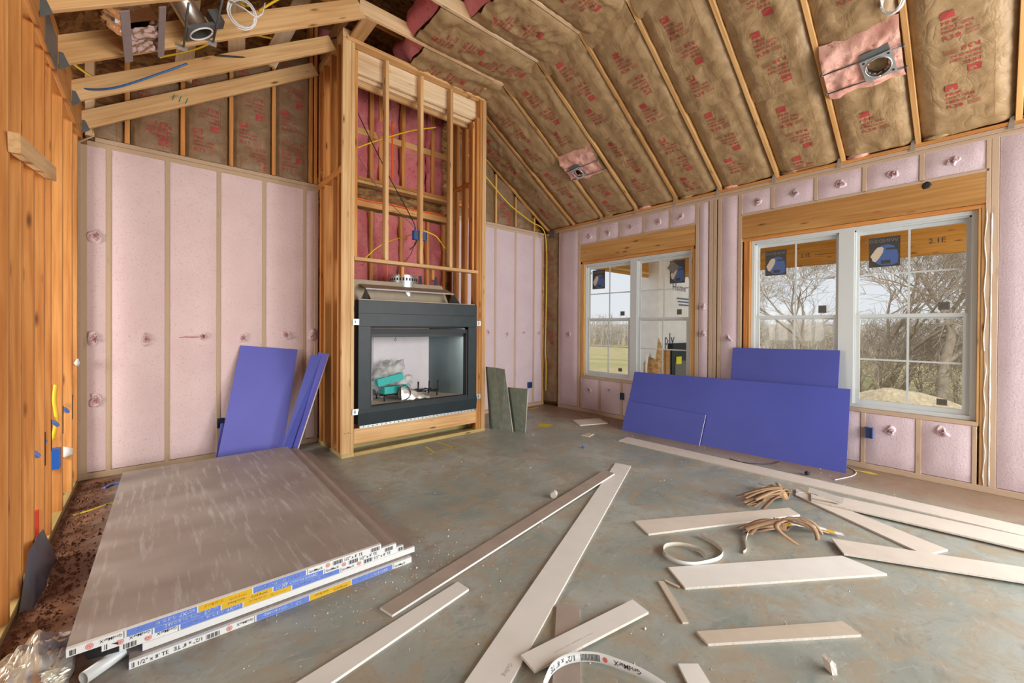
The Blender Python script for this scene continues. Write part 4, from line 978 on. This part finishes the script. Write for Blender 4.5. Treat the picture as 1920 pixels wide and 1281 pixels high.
def hank(label, c, tails, fan, seed):
    q = random.Random(seed); r = empty('paper_tape_knot', c, label, 'paper tape')
    k = MB()
    for j in range(5):
        a0 = j * .5
        k.ribbon([V(c) + V((.045 * math.cos(a0) * math.cos(t * .5) * 0 + .05 * math.cos(t * .5) + .012 * j - .03, (.038 * math.cos(t * .5 + j) * .3) - .012 * j + .02, .045 + .036 * math.sin(t * .5))) for t in range(14)], .022, (.4, .8, .1), .0015)
    k.blob((c[0], c[1], c[2] + .035), .05, .04, .03, seed, .3, 2)
    k.build('knot', PAP, r)
    for m_, group in (('brown', fan), ('printed', tails)):
        for j, (dx, dy, L, wv) in enumerate(group):
            mb = MB(); d = V((dx, dy, 0)).normalized(); s = V((-d.y, d.x, 0)); P = []
            for i in range(9):
                t = i / 8; P.append(V(c) + d * (.03 + L * t) + s * wv * math.sin(t * 3.0) + V((0, 0, max(.015, .035 * (1 - t) + .018 * math.sin(t * math.pi) + .005 * j))))
            mb.ribbon(P, .034, s + V((0, 0, .35 * q.uniform(-1, 1))), .0012, 0, 0)
            if m_ == 'printed':
                for i in range(1, 8):
                    pass
                nn = len(mb.f)
                for f_ in range(nn):
                    if (f_ // 4) % 3 == 0: mb.mi[f_] = 1
                    elif (f_ // 4) % 3 == 1 and j % 2: mb.mi[f_] = 2
            mb.build('tape_tail', [PAP if m_ == 'brown' else TAPE, TPY, TPK], r)
    return r
hank('upper knotted hank of brown paper tape on the cream strip', (3.80, 1.09, .012),
     [(.72, .70, .22, .01), (.80, .60, .20, -.01), (.62, .78, .21, .0), (.66, .74, .24, .02), (.76, .66, .18, -.02), (.55, -1, .36, .05)],
     [(-.85, .38, .36, .02), (-.9, .25, .34, -.02), (-.8, .5, .30, .03), (-.95, .1, .33, 0), (-.7, .6, .26, -.03), (-.88, .32, .38, .01), (-.83, .42, .35, -.01), (-.8, .5, .28, .04), (-.92, .2, .26, -.03), (-.75, .55, .36, .02), (-.87, .35, .24, .0), (.5, .8, .12, .0), (.9, .2, .14, .02), (-.9, .3, .30, .015), (-.86, .36, .37, .0), (-.78, .46, .33, .01)], 5)
hank('lower knotted hank of brown paper tape in front of the cream strip', (3.23, .93, .002),
     [(.5, -.75, .34, .04), (.62, -.65, .30, -.02), (.7, -.5, .26, .03), (.9, .1, .12, .02)],
     [(-.8, .62, .26, .03), (-.85, .5, .24, -.02), (-.78, .66, .22, .0), (-.82, .56, .27, .01), (-.7, .7, .22, .03), (-.9, .4, .25, -.03), (-.76, .6, .28, .0), (.6, -.5, .20, .05), (.4, -.8, .24, -.06), (-.80, .60, .23, -.01), (-.84, .54, .25, .02), (-.55, -.35, .26, -.09), (-.35, -.6, .22, .07), (-.1, -.8, .2, .08)], 9)
curl('tape_curl', [(3.16, 1.02, .03), (3.03, 1.05, .02), (2.90, 1.03, .004), (2.78, .985, .001), (2.73, .985, .001)], .02, [PAPL, PAPL, TPK], 'pale ribbon trailing left from the lower paper tape knot')
# ------------------------------------------------------------------ small things on the floor
o = MB(); N = 12
o.add([(2.457 + .028 * math.cos(.6) * s + .026 * math.sin(2 * math.pi * k / N) * -math.sin(.6), 2.31 + .028 * math.sin(.6) * s + .026 * math.sin(2 * math.pi * k / N) * math.cos(.6), .027 + .026 * math.cos(2 * math.pi * k / N)) for s in (-1, 1) for k in range(N)],
      [(k, (k + 1) % N, N + (k + 1) % N, N + k) for k in range(N)] + [tuple(range(N)), tuple(range(2 * N - 1, N - 1, -1))]); o.build('wood_plug', WH2, None, label='short round plug of pale wood standing alone left of the long strips', cat='offcut')
MB().prism([(2.045, .405, .0), (2.062, .392, .0), (2.074, .400, .034), (2.068, .412, .046), (2.050, .415, .040)], (.020, .030, .003)).build('gypsum_lump', GYP, None, label='largest gypsum lump at the bottom right of the bare floor', cat='lump')
MB().blob((1.79, .52, .009), .013, .011, .010, 6, .2, 2).build('gypsum_lump', CRUMB, None, label='small gypsum lump below the tan stamped strip', cat='lump')
MB().blob((4.655, 1.13, .022), .026, .022, .020, 7, .2, 2).build('rubber_stopper', BLK2, None, label='small black lump beyond the very long cream strip', cat='lump')
MB().blob((3.72, 3.05, .014), .016, .013, .013, 2, .2, 2).build('wire_nut', BBOX, None, label='tiny blue wire nut on the bare floor before the fireplace', cat='wire nut')
cable('wire_scrap', [(4.60, 1.80, .004), (4.58, 1.68, .004), (4.63, 1.56, .006), (4.75, 1.46, .006), (4.90, 1.43, .008)], .004, BLKC, label='black wire scrap along the foot of the long purple board', cat='wire')
cable('wire_scrap', [(4.70, .93, .004), (4.95, .85, .004), (5.12, .85, .004), (5.24, .93, .004), (5.27, 1.02, .006)], .004, WHC, label='white wire scrap at the right end of the long purple board', cat='wire')
def crumbs(name, n, area_, mat_, rr, seed, avoid=None):
    q = random.Random(seed); mb = MB()
    for k in range(n):
        x, y = area_(q); r = q.uniform(*rr) * (1 if q.random() < .9 else 2)
        ax = q.uniform(.6, 1.4); z = r * .5
        a = q.uniform(0, 6.3); c, s = math.cos(a), math.sin(a)
        v = [(1.2 * ax, 0, 0), (-.5, .9, 0), (-.5, -.9, 0), (.1, .1, 1.1)]
        mb.add([(x + (c * p - s * t) * r, y + (s * p + c * t) * r, u * r + .0003) for p, t, u in v], [(0, 1, 3), (1, 2, 3), (2, 0, 3), (0, 2, 1)])
    return mb.build(name, mat_, None, kind='stuff', label={'gypsum_crumbs': 'pale gypsum crumbs scattered over the concrete', 'dirt_clods': 'reddish dirt clods and chips along the left wall'}[name], cat='debris')
def ar1(q):
    if q.random() < .35: return q.gauss(1.0, .35) , q.gauss(2.05, .16)
    return q.uniform(.4, 5.2), q.uniform(.2, 4.1)
crumbs('gypsum_crumbs', 700, ar1, CRUMB, (.0016, .0045), 3)
crumbs('dirt_clods', 1300, lambda q: (min(-.26, -.47 + abs(q.gauss(0, .10))), q.uniform(2.55, 5.1)), DIRTC, (.003, .009), 4)

# ------------------------------------------------------------------ electrical boxes and cables
def ebox(name, c, ax, w, h, d, m, label, qr=False, back=True):
    """open-fronted box; ax is the direction its mouth faces"""
    mb = MB(); a = V(ax); s = V((-a.y, a.x, 0)); u = V((0, 0, 1)); c = V(c)
    def B(s0, s1, u0, u1, d0, d1, mi=0):
        P = [c + s * p + u * q + a * r for p, q, r in ((s0, u0, d0), (s1, u0, d0), (s1, u1, d0), (s0, u1, d0))]; mb.prism(P, a * (d1 - d0), mi)
    t = .004
    B(-w, -w + t, -h, h, -d, 0); B(w - t, w, -h, h, -d, 0); B(-w, w, -h, -h + t, -d, 0); B(-w, w, h - t, h, -d, 0); d = .016; B(-w, w, -h, h, -d, -d + t, 1)
    return mb.build(name, [m, DBOX], None, label=label, cat='electrical box')
ebox('outlet_box', (.537, YB - .034, .363), (0, -1, 0), .028, .05, .05, DBOX, 'dark outlet box in the pink back wall beside the wide purple board')
ebox('outlet_box', (4.93, YB - .040, .379), (0, -1, 0), .045, .05, .05, BBOX, 'blue outlet box low on the back wall right of the fireplace')
ebox('outlet_box', (XR - .036, 3.616, .353), (-1, 0, 0), .028, .05, .05, DBOX, 'dark outlet box under the left window')
ebox('outlet_box', (XR - .036, .785, .364), (-1, 0, 0), .028, .052, .05, BBOX, 'blue outlet box under the right window')
ebox('switch_box', (2.335, YC + .01, 2.447), (0, -1, 0), .032, .052, .06, BBOX, 'left blue switch box on the middle chase stud')
ebox('switch_box', (2.445, YC + .02, 2.447), (0, -1, 0), .028, .048, .06, BBOX, 'right blue switch box on the middle chase stud')
mb = MB().box(-.05, .05, -.004, .10, -.06, .06); lab = MB()
bx_ = MB().box(XL - .09, XL - .008, 4.36 - .075, 4.36 - .002, .36, .50); bx_.box(XL - .075, XL - .045, 4.2842, 4.285, .42, .46, 1); bx_.build('outlet_box', [BBOX, TAPE], None, label='bright blue electrical box nailed to a left wall stud', cat='electrical box')
cable('power_cable', [(3.45, 5.14, 4.02), (3.9, 5.13, 3.68), (4.35, 5.12, 3.36), (4.8, 5.10, 3.16), (5.1, 5.08, 3.05), (5.215, 5.12, 2.7), (5.22, 5.12, 2.2), (5.21, 5.12, 1.5), (5.20, 5.12, .95), (5.23, 5.13, .75), (5.26, 5.16, .42), (5.27, 5.17, .25)], .009, YEL, label='yellow power cable running down the right back corner', cat='cable')
cable('power_cable', [(1.60, 5.10, 2.6), (1.59, 5.09, 2.0), (1.585, 5.09, 1.55), (1.583, 5.08, .9), (1.585, 5.09, .5)], .008, YEL, label='yellow power cable inside the left side of the chase', cat='cable')
cable('power_cable', [(1.68, 5.05, 3.40), (2.0, 5.06, 3.62), (2.3, 5.04, 3.80), (2.62, 5.05, 3.98), (2.95, 5.04, 4.12)], .009, YEL, label='yellow power cable slanting across the upper chase', cat='cable')
cable('power_cable', [(2.44, 4.45, 2.52), (2.62, 4.50, 2.50), (2.72, 4.55, 2.46), (2.83, 4.6, 2.38)], .008, YEL, label='yellow cable leaving the right switch box', cat='cable')
cable('power_cable', [(1.90, 4.95, 2.15), (2.05, 4.9, 2.32), (2.2, 4.8, 2.42), (2.31, 4.5, 2.46)], .007, YEL, label='yellow cable arriving at the left switch box', cat='cable')
cable('speaker_wire', [(1.66, 4.8, 4.05), (1.85, 4.7, 3.6), (2.1, 4.6, 3.08), (2.32, 4.48, 2.62), (2.335, 4.45, 2.49)], .006, BLKC, label='thicker black wire slanting down to the switch boxes', cat='cable')
cable('speaker_wire', [(1.66, 4.85, 3.62), (1.85, 4.75, 3.2), (2.05, 4.62, 2.86), (2.30, 4.48, 2.58), (2.34, 4.45, 2.49)], .004, plain('violet_wire', (.10, .08, .16), .5), label='thin violet wire slanting down to the switch boxes', cat='cable')
cable('speaker_wire', [(2.335, 4.42, 2.40), (2.31, 4.40, 2.33), (2.24, 4.40, 2.26)], .007, BLKC, label='black wire end dangling under the left switch box', cat='cable')
cable('speaker_wire', [(2.36, 4.5, 2.38), (2.34, 4.6, 2.22), (2.27, 4.75, 2.08), (2.34, 4.85, 1.95), (2.5, 4.88, 1.86)], .004, MATS['violet_wire'], label='thin violet wire curling down behind the rail to the firebox', cat='cable')
cable('gas_line', [(2.37, 5.16, 4.05), (2.37, 5.15, 3.6), (2.37, 5.15, 3.3)], .011, ORG, label='orange plastic pipe on the wall behind the upper chase studs', cat='pipe')
cable('gas_line', [(2.30, 5.14, 2.2), (2.305, 5.14, 2.0), (2.30, 5.1, 1.9)], .011, ORG, label='orange plastic pipe behind the lower rail of the chase', cat='pipe')
cable('data_cable', [(-.46, 4.62, 3.20), (-.36, 4.57, 3.19), (-.2, 4.50, 3.24), (.05, 4.44, 3.42), (.22, 4.42, 3.56)], .0075, BLUC, label='blue cable clipped along the second rafter at upper left', cat='cable')
cable('data_cable', [(.42, 4.55, 3.78), (.75, 4.6, 3.92), (1.1, 4.62, 4.1), (1.5, 4.6, 4.46), (1.9, 4.6, 4.5)], .008, BLKC, label='dark cable strung through the rafters left of the chase', cat='cable')
cable('power_cable', [(.62, 3.72, 3.80), (.66, 3.74, 3.86), (.85, 3.8, 4.1), (1.2, 3.9, 4.45)], .009, YEL, label='yellow cable by the white coil between the left rafters', cat='cable')
cable('power_cable', [(.50, 3.70, 4.2), (.47, 3.70, 3.95), (.50, 3.70, 3.79), (.56, 3.70, 3.80)], .009, YEL, label='yellow cable looping down beside the recessed light can', cat='cable')
cable('power_cable', [(-.60, 5.0, 3.62), (-.48, 5.0, 3.525), (-.40, 5.0, 3.48), (-.30, 5.0, 3.44)], .010, YEL, label='yellow cable end showing between the left rafters', cat='cable')
cable('power_cable', [(.05, 5.0, 3.82), (.325, 5.0, 4.02), (.62, 5.0, 4.30), (.93, 5.0, 4.40), (1.2, 5.0, 4.45)], .009, YEL, label='yellow cable looping behind the rafters toward the chase', cat='cable')
def coil(label, c, r, ax, n=4, seed=1):
    a = V(ax).normalized(); s = a.cross(V((0, 0, 1))).normalized(); u = s.cross(a); q = random.Random(seed); P = []
    for k in range(n * 14 + 1):
        t = k / 14 * 2 * math.pi; rr = r * (1 + .10 * math.sin(t * .37 + seed)); P.append(V(c) + s * rr * math.cos(t) + u * rr * 1.12 * math.sin(t) + a * (.022 * (k / (n * 14)) + .006 * math.sin(t * 2.3)))
    mb = MB().tube(P, .0055, 6); mb.tube([P[-1], P[-1] + V((.05, 0, .06)), P[-1] + V((.07, .01, .16))], .0055, 6); mb.tube([P[0], P[0] + V((-.08, 0, .03)), P[0] + V((-.16, .02, .05))], .0055, 6)
    return mb.build('cable_coil', WHC, None, label=label, cat='cable')
coil('white coil of cable hanging from the left rafters', (.50, 3.66, 3.69), .085, (.2, .95, .15))
coil('white coil of cable hanging from the insulated slope at upper right', (4.13, .50, 3.80), .070, (-.7, .3, -.3), 4, 3)
# ------------------------------------------------------------------ fittings up in the framing
LIG = []
def slopept(x, y, dn=0): return V((x, y, zr(x))) + un * dn
def canlight(label, x, y, r, rot):
    o = empty('recessed_light', slopept(x, y), label, 'light fitting')
    s = V((0, -1, 0)); d = ud.copy(); c = slopept(x, y, .082)
    if rot: d, s = (d * math.cos(rot) + s * math.sin(rot)).normalized(), (s * math.cos(rot) - d * math.sin(rot)).normalized()
    fr = MB(); N = 28
    outer = [(1.28, 1.28), (-1.28, 1.28), (-1.28, -1.28), (1.28, -1.28)]
    O = []; I = []
    for k in range(N):
        a = 2 * math.pi * (k + .5) / N; ca, sa = math.cos(a), math.sin(a); m_ = max(abs(ca), abs(sa)); O.append(c + (d * ca / m_ + s * sa / m_) * r * 1.22); I.append(c + (d * ca + s * sa) * r)
    fr.add(O + I, [(k, (k + 1) % N, N + (k + 1) % N, N + k) for k in range(N)], 0)
    for sx_, sy_ in ((.95, .95), (-.95, -.95), (-.95, .95)):
        q = c + (d * sx_ + s * sy_) * r + un * .001; fr.add([q + (d * math.cos(k) + s * math.sin(k)) * r * .12 for k in range(6)], [tuple(range(6))], 1)
    fr.prism([O[k] for k in (3, 10, 17, 24)], -un * .004, 0) if False else None
    fr.build('mounting_plate', [GALV, BLK2], o)
    rg = MB(); rg.tube([c + (d * math.cos(2 * math.pi * k / 24) + s * math.sin(2 * math.pi * k / 24)) * r + un * .003 for k in range(25)], r * .05, 6); rg.build('ring', GALV, o)
    cn = MB(); cn.add([c - un * z + (d * math.cos(2 * math.pi * k / N) + s * math.sin(2 * math.pi * k / N)) * r * .96 for z in (0, .16) for k in range(N)], [(k, N + k, N + (k + 1) % N, (k + 1) % N) for k in range(N)] + [tuple(range(N, 2 * N))], 0, True); cn.build('can', GALD, o)
    sk = MB().prism([c - un * .10 - d * .012 - s * r * .9, c - un * .10 - d * .012 + s * r * .9, c - un * .10 + d * .012 + s * r * .9, c - un * .10 + d * .012 - s * r * .9], un * .01); sk.build('socket_bar', WL, o)
    br = MB()
    y0, y1 = (.47, .995) if y < 2 else (3.415, 3.99)
    for q in (-1.15, 1.15):
        p0 = slopept(x, y0, .072) + ud * q * r; p1 = slopept(x, y1, .072) + ud * q * r; br.tube([p0, p1], .006, 5)
        for pp in (p0, p1): br.blob(pp, .014, .012, .014, 2, .2, 1)
    br.build('hanger_bar', GALD, o)
    jb = MB(); jc = c - d * r * 1.5 + s * 0 - un * .01; jb.prism([jc + d * .03 + s * .09, jc + d * .03 - s * .09, jc - d * .03 - s * .09, jc - d * .03 + s * .09], -un * .08); jb.build('junction_box', GALD, o)
canlight('larger recessed light fitting in a pink cut opening at upper right', 4.53, .63, .082, .1)
canlight('smaller recessed light fitting in a pink cut opening near the back corner', 4.53, 3.80, .068, .1)
# uninsulated can light on the left slope
n2 = V((KS, 0, -1)).normalized(); dl = V((1, 0, KS)).normalized()
def sl_(x, y, dn=0): return V((x, y, zl(x))) + n2 * dn
o = empty('can_light', sl_(.265, 3.83), 'bare metal can light hung between the left rafters', 'light fitting')
c = sl_(.265, 3.83, .01); s = V((0, 1, 0)); N = 28; r = .078
m_ = MB(); m_.add([c - n2 * z + (dl * math.cos(2 * math.pi * k / N) + s * math.sin(2 * math.pi * k / N)) * r for z in (0, .24) for k in range(N)], [(k, N + k, N + (k + 1) % N, (k + 1) % N) for k in range(N)] + [tuple(range(N, 2 * N))], 0, True); m_.build('can', CANM, o)
m_ = MB().tube([c + n2 * .004 + (dl * math.cos(2 * math.pi * k / 24) + s * math.sin(2 * math.pi * k / 24)) * r for k in range(25)], .006, 6); m_.build('ring', WHC, o)
O = []; I = []
for k in range(N):
    a = 2 * math.pi * (k + .5) / N; ca, sa = math.cos(a), math.sin(a); q = max(abs(ca), abs(sa)); O.append(c + (dl * ca + s * sa) / q * r * 1.2); I.append(c + (dl * ca + s * sa) * r)
MB().add(O + I + [p - n2 * .02 for p in O], [(k, N + k, N + (k + 1) % N, (k + 1) % N) for k in range(N)] + [(k, (k + 1) % N, 2 * N + (k + 1) % N, 2 * N + k) for k in range(N)]).build('mounting_plate', GALD, o)
q = c + dl * .15 + s * .0 - n2 * .03; MB().prism([q + dl * .035 + s * .05, q + dl * .035 - s * .05, q - dl * .035 - s * .05, q - dl * .035 + s * .05], -n2 * .09).build('junction_box', GALD, o)
for dx in (-.095, .085):
    MB().tube([sl_(.265 + dx, 3.425, .012), sl_(.265 + dx, 3.99, .012)], .007, 6).build('hanger_bar', GALD, o)
    MB().box(.265 + dx - .04, .265 + dx + .03, 3.985, 4.03, zl(.265 + dx) - .018, zl(.265 + dx) - .002).build('bracket', GALV, o)
# foil-wrapped duct boot
o = empty('duct_boot', sl_(-.05, 3.8), 'foil wrapped duct box strapped between the left rafters', 'duct')
def du(u, v):
    x = -.13 + .155 * u; y = 3.60 + .385 * v
    return sl_(x, y, .02 + .012 * noise.noise(V((u * 7, v * 7, 3))) + (.01 if v < .45 else -.012))
g = MB().grid(14, 24, du); g.build('foil_face', FOIL, o)
A = [sl_(-.135, 3.60, 0), sl_(.03, 3.60, 0), sl_(.03, 3.985, 0), sl_(-.135, 3.985, 0)]
MB().prism(A, -n2 * .26).build('box_body', FOIL, o)
MB().grid(12, 14, lambda u, v: sl_(-.135 - .05 * math.sin(math.pi * u) - .02 * noise.noise(V((u * 6, v * 6, 1))), 3.50 + .30 * v, -.22 + .20 * u)).build('foil_wrap', FOIL, o)
for x0, x1 in ((-.165, -.123), (.012, .045)):
    MB().prism([sl_(x0, 3.39, .032), sl_(x1, 3.39, .032), sl_(x1, 4.02, .032), sl_(x0, 4.02, .032)], n2 * .006).build('strap', STRAP, o)
m_ = MB()
for k, (x, y) in enumerate(((.10, 0), (.135, .01), (.16, 0))): m_.prism([(.14 + k * .05, 5.18, zl(.2) + .05), (.15 + k * .05, 5.18, zl(.2) + .05), (.165 + k * .05, 5.18, zl(.2) + .11), (.158 + k * .05, 5.18, zl(.2) + .11)], (0, .001, 0))
m_.build('crayon_mark', GREEN, CE)

# ------------------------------------------------------------------ OUTDOORS: porch
PO = empty('porch', (7.2, 1.5, -.05), 'open porch with a deep timber roof beam outside the windows', 'porch')
box('porch_slab', 5.5, 9.0, -2.5, 5.6, -.20, -.05, plain('porch_concrete', (.45, .42, .37), .8, var=.1, vscale=2), PO)
for k in range(2): ly('roof_beam', 8.54 + .045 * k, 8.583 + .045 * k, -3.0, 4.8, 2.47, 2.87, LVL, PO)
ly('beam_cap', 8.55, 8.64, -3.0, 4.8, 2.875, 2.915, WXP, PO)
lx('roof_beam', 5.6, 8.15, 4.80, 4.85, 2.45, 2.85, LVL, PO); lx('beam_cap', 5.6, 8.2, 4.74, 4.79, 2.50, 2.54, WXP, PO)
k = 0; y = -2.6
while y < 4.8:
    beam('porch_rafter', (5.5, y, 3.66), (8.75, y, 2.97), .038, .14, WXP, PO); y += .61
MB().prism([(5.5, -3, 3.72), (8.9, -3, 3.02), (8.9, 5.2, 3.02), (5.5, 5.2, 3.72)], (0, 0, .02)).build('porch_deck', OSBX, PO)
t_ = MB(); t_.text('2.1E', .06, lambda a, b: (8.536, 2.20 - a, 2.62 + b)); t_.text('--------- ---- --', .07, lambda a, b: (8.536, 2.0 - a, 2.62 + b)); t_.text('2.1E', .075, lambda a, b: (8.536, .62 - a, 2.63 + b)); t_.build('stamp', LETR, PO)
box('hold_down', 8.03, 8.09, 4.76, 4.80, 2.40, 2.86, GALD, PO)
# outdoor fireplace block under house wrap
OF = empty('outdoor_fireplace', (8.8, 4.9, -.05), 'house wrap covered chimney block with a black firebox on the porch', 'fireplace')
MB().box(7.98, 10.0, 4.56, 5.0, -.05, 3.6).build('wrapped_block', WRAP, OF)
MB().prism([(7.975, 4.553, -.05), (8.215, 4.553, -.05), (8.215, 4.553, .88), (8.12, 4.553, 1.0), (7.975, 4.553, 1.18)], (0, .01, 0)).build('bare_sheathing', OSBX, OF)
MB().prism([(7.974, 4.555, -.05), (7.974, 4.90, -.05), (7.974, 4.90, .62), (7.974, 4.80, .78), (7.974, 4.62, .72), (7.974, 4.555, 1.18)], (.008, 0, 0)).build('bare_sheathing', OSBX, OF)
MB().box(8.20, 8.36, 4.50, 4.556, -.05, .92).build('block_post', WL, OF)
MB().box(8.36, 9.6, 4.46, 4.556, .0, 1.05).build('firebox_face', BLK, OF)
MB().box(8.37, 9.5, 4.452, 4.46, .92, 1.04).build('firebox_band', BLK2, OF)
MB().box(8.50, 9.4, 4.454, 4.462, .05, .66).build('firebox_screen', SGREY, OF)
MB().box(8.52, 8.74, 4.440, 4.453, .60, .76).build('yellow_tag', plain('yellow_tag', (.85, .75, .03), .6), OF)
t_ = MB(); t_.text('Home', .17, lambda a, b: (8.54 + a, 4.554, 2.20 + b)); t_.text('ply', .26, lambda a, b: (8.22 + a, 4.554, 1.02 + b)); t_.text('W', .24, lambda a, b: (9.02 + a, 4.554, 2.52 + b))
for k in range(3): t_.box(8.72 + .05 * k, 9.4, 4.553, 4.5545, 2.02 - k * .07, 2.05 - k * .07)
t_.build('printed_lettering', WRPT, OF)
MB().grid(8, 10, lambda u, v: (7.97 - .10 * math.sin(v * 3) * u, 4.85 - .1 * u, .1 + .75 * v)).build('loose_wrap', WRAP, OF)
# ground, straw, distant house, trees
def gz(x, y):
    d = max(0, x - 11)
    return -.42 - .026 * max(0, x - 9) * (1 if y < 6 else .8) - .5 * max(0, min(1, (x - 13.5) / 4)) * max(0, min(1, (3.5 - y) / 2)) + .05 * noise.noise(V((x * .3, y * .3, 0)))
MB().grid(60, 60, lambda u, v: (5.3 + 150 * u ** 1.8, -40 + 190 * v, gz(5.3 + 150 * u ** 1.8, -40 + 190 * v))).build('ground', GRS, None, kind='structure')
MB().grid(24, 30, lambda u, v: (11.2 + 2.2 * u, -1.2 + 4.4 * v, gz(12, 1) + .02 + .50 * math.sin(math.pi * u) * math.sin(math.pi * v) * (.6 + .7 * noise.noise(V((u * 6, v * 6, 2))) + .5 * math.exp(-((v - .66) / .12) ** 2)))).build('straw_mound', STRAW, None, label='mound of pale straw on the ground outside the right window', cat='straw')
def tree(label, x, y, h, r, seed, nb=3, spread=.55, lev=5, mat_=BARK, name='bare_tree', lean=(0, 0), stems=1, group='leafless trees outside'):
    q = random.Random(seed); tr = MB(); z0 = gz(x, y) - .05
    br = []
    def grow(p, d, L, rad, l):
        P = [p]; n = 4 if l < 3 else 3; dd = d.copy()
        for i in range(n):
            dd = (dd + V((q.gauss(0, .16), q.gauss(0, .16), q.gauss(.02, .12)))).normalized(); P.append(P[-1] + dd * L / n)
        rs = [rad * (1 - .45 * i / n) for i in range(n + 1)]
        tr.tube(P, rs, 6 if l < 2 else (4 if l < 4 else 3), 0 if l < 2 else 1, False)
        if l >= lev: return
        for k in range(q.randint(nb, nb + 1)):
            i = q.randint(1 if l > 1 else max(1, n - 2), n) if k else n; t = P[i]; a = q.uniform(0, 6.28); sp = spread * q.uniform(.5, 1.5)
            ax = dd.orthogonal().normalized(); ax = Matrix.Rotation(a, 3, dd) @ ax
            grow(t, (dd * math.cos(sp) + ax * math.sin(sp) + V((0, 0, .10))).normalized(), L * q.uniform(.62, .86), max(.006, rs[i] * q.uniform(.5, .68)), l + 1)
    for s_ in range(stems):
        d0 = V((lean[0] + q.gauss(0, .12 if stems > 1 else .03), lean[1] + q.gauss(0, .3 if stems > 1 else .03), 1)).normalized()
        grow(V((x + (q.gauss(0, .12) if stems > 1 else 0), y + (q.gauss(0, .25) if stems > 1 else 0), z0)), d0, h * .30, r, 0)
    o = tr.build(name, [mat_, TWIG], None, label=label, cat='tree', group=group); return o
tree('nearest leafless tree with a thick trunk at the right of the right window', 15.4, .88, 9.0, .15, 11, 3, .50, 6)
tree('leafless tree spreading across the middle of the right window', 17.2, 2.6, 8.5, .11, 5, 4, .60, 5, lean=(.0, .1), stems=3)
tree('leafless twisted tree in the left half of the right window', 24.0, 8.2, 5.6, .13, 8, 4, .6, 5)
tree('tall leafless tree overhanging the middle post of the right window', 20.0, 4.4, 8.5, .13, 31, 4, .62, 5, lean=(0, .25))
tree('leafless tree at the far right beyond the thick trunk', 21.0, -.4, 8.5, .12, 14, 4, .55, 5)
for k, (x, y, lb) in enumerate(((16.0, 2.2, 'tangled leafless bush beside the straw mound'), (18.5, 3.0, 'tangled leafless bush behind the straw mound'), (19.5, .6, 'tangled leafless bush behind the thick trunk'), (17.6, 1.5, 'low leafless bush right of the straw mound'))):
    tree(lb, x, y, 2.8 + .4 * k, .03, 50 + k, 3, .6, 4, TWIG, 'bare_bush', (0, 0), 6, 'leafless bushes outside')
q = random.Random(77); wd = MB()
for k in range(1500):
    t = q.random(); x = 58 + q.uniform(-6, 14) - 18 * max(0, t - .5); y = -22 + 95 * t; h = q.uniform(1.8, 5.2); z = gz(x, y)
    P = V((x, y, z)); d = V((q.gauss(0, .18), q.gauss(0, .18), 1)).normalized(); wd.tube([P, P + d * h * .6, P + d * h + V((0, q.gauss(0, .4), 0))], [.07, .05, .01], 3, 0, False)
    for j in range(6):
        a = P + d * h * q.uniform(.15, .95); wd.tube([a, a + V((q.gauss(0, .7), q.gauss(0, .9), q.uniform(.1, 1.1)))], [.035, .01], 3, 0, False)
wd.build('far_woods', plain('far_wood', (.52, .46, .39), .95, var=.2, vscale=.5), None, kind='stuff', label='belt of grey bare woods beyond the field', cat='woods')
MB().grid(30, 4, lambda u, v: (66 + 4 * math.sin(u * 9), -40 + 130 * u, gz(66, 20) - .5 + (4.1 + .7 * noise.noise(V((u * 30, 1, 2)))) * v)).build('far_ridge', plain('ridge', (.55, .51, .45), 1, var=.2, vscale=.3), None, kind='structure')
HX, HY = 112.0, 26.0; zb = gz(HX, HY)
HO = empty('farm_house', (HX, HY, zb), 'distant brick house with a blue grey roof seen through the right window', 'house')
MB().box(HX, HX + 6, HY - 5, HY + 5, zb, zb + 1.6).build('walls', BRICKR, HO)
MB().prism([(HX - .4, HY - 5.4, zb + 1.6), (HX - .4, HY + 5.4, zb + 1.6), (HX - .4, HY + 2.5, zb + 3.2), (HX - .4, HY - 2.5, zb + 3.2)], (7, 0, 0)).build('roof', ROOFB, HO)
for y in (-4, -1.5, 1.5, 4): MB().box(HX - .05, HX, HY + y - .5, HY + y + .5, zb + .4, zb + 1.3).build('window', WHITEV, HO)
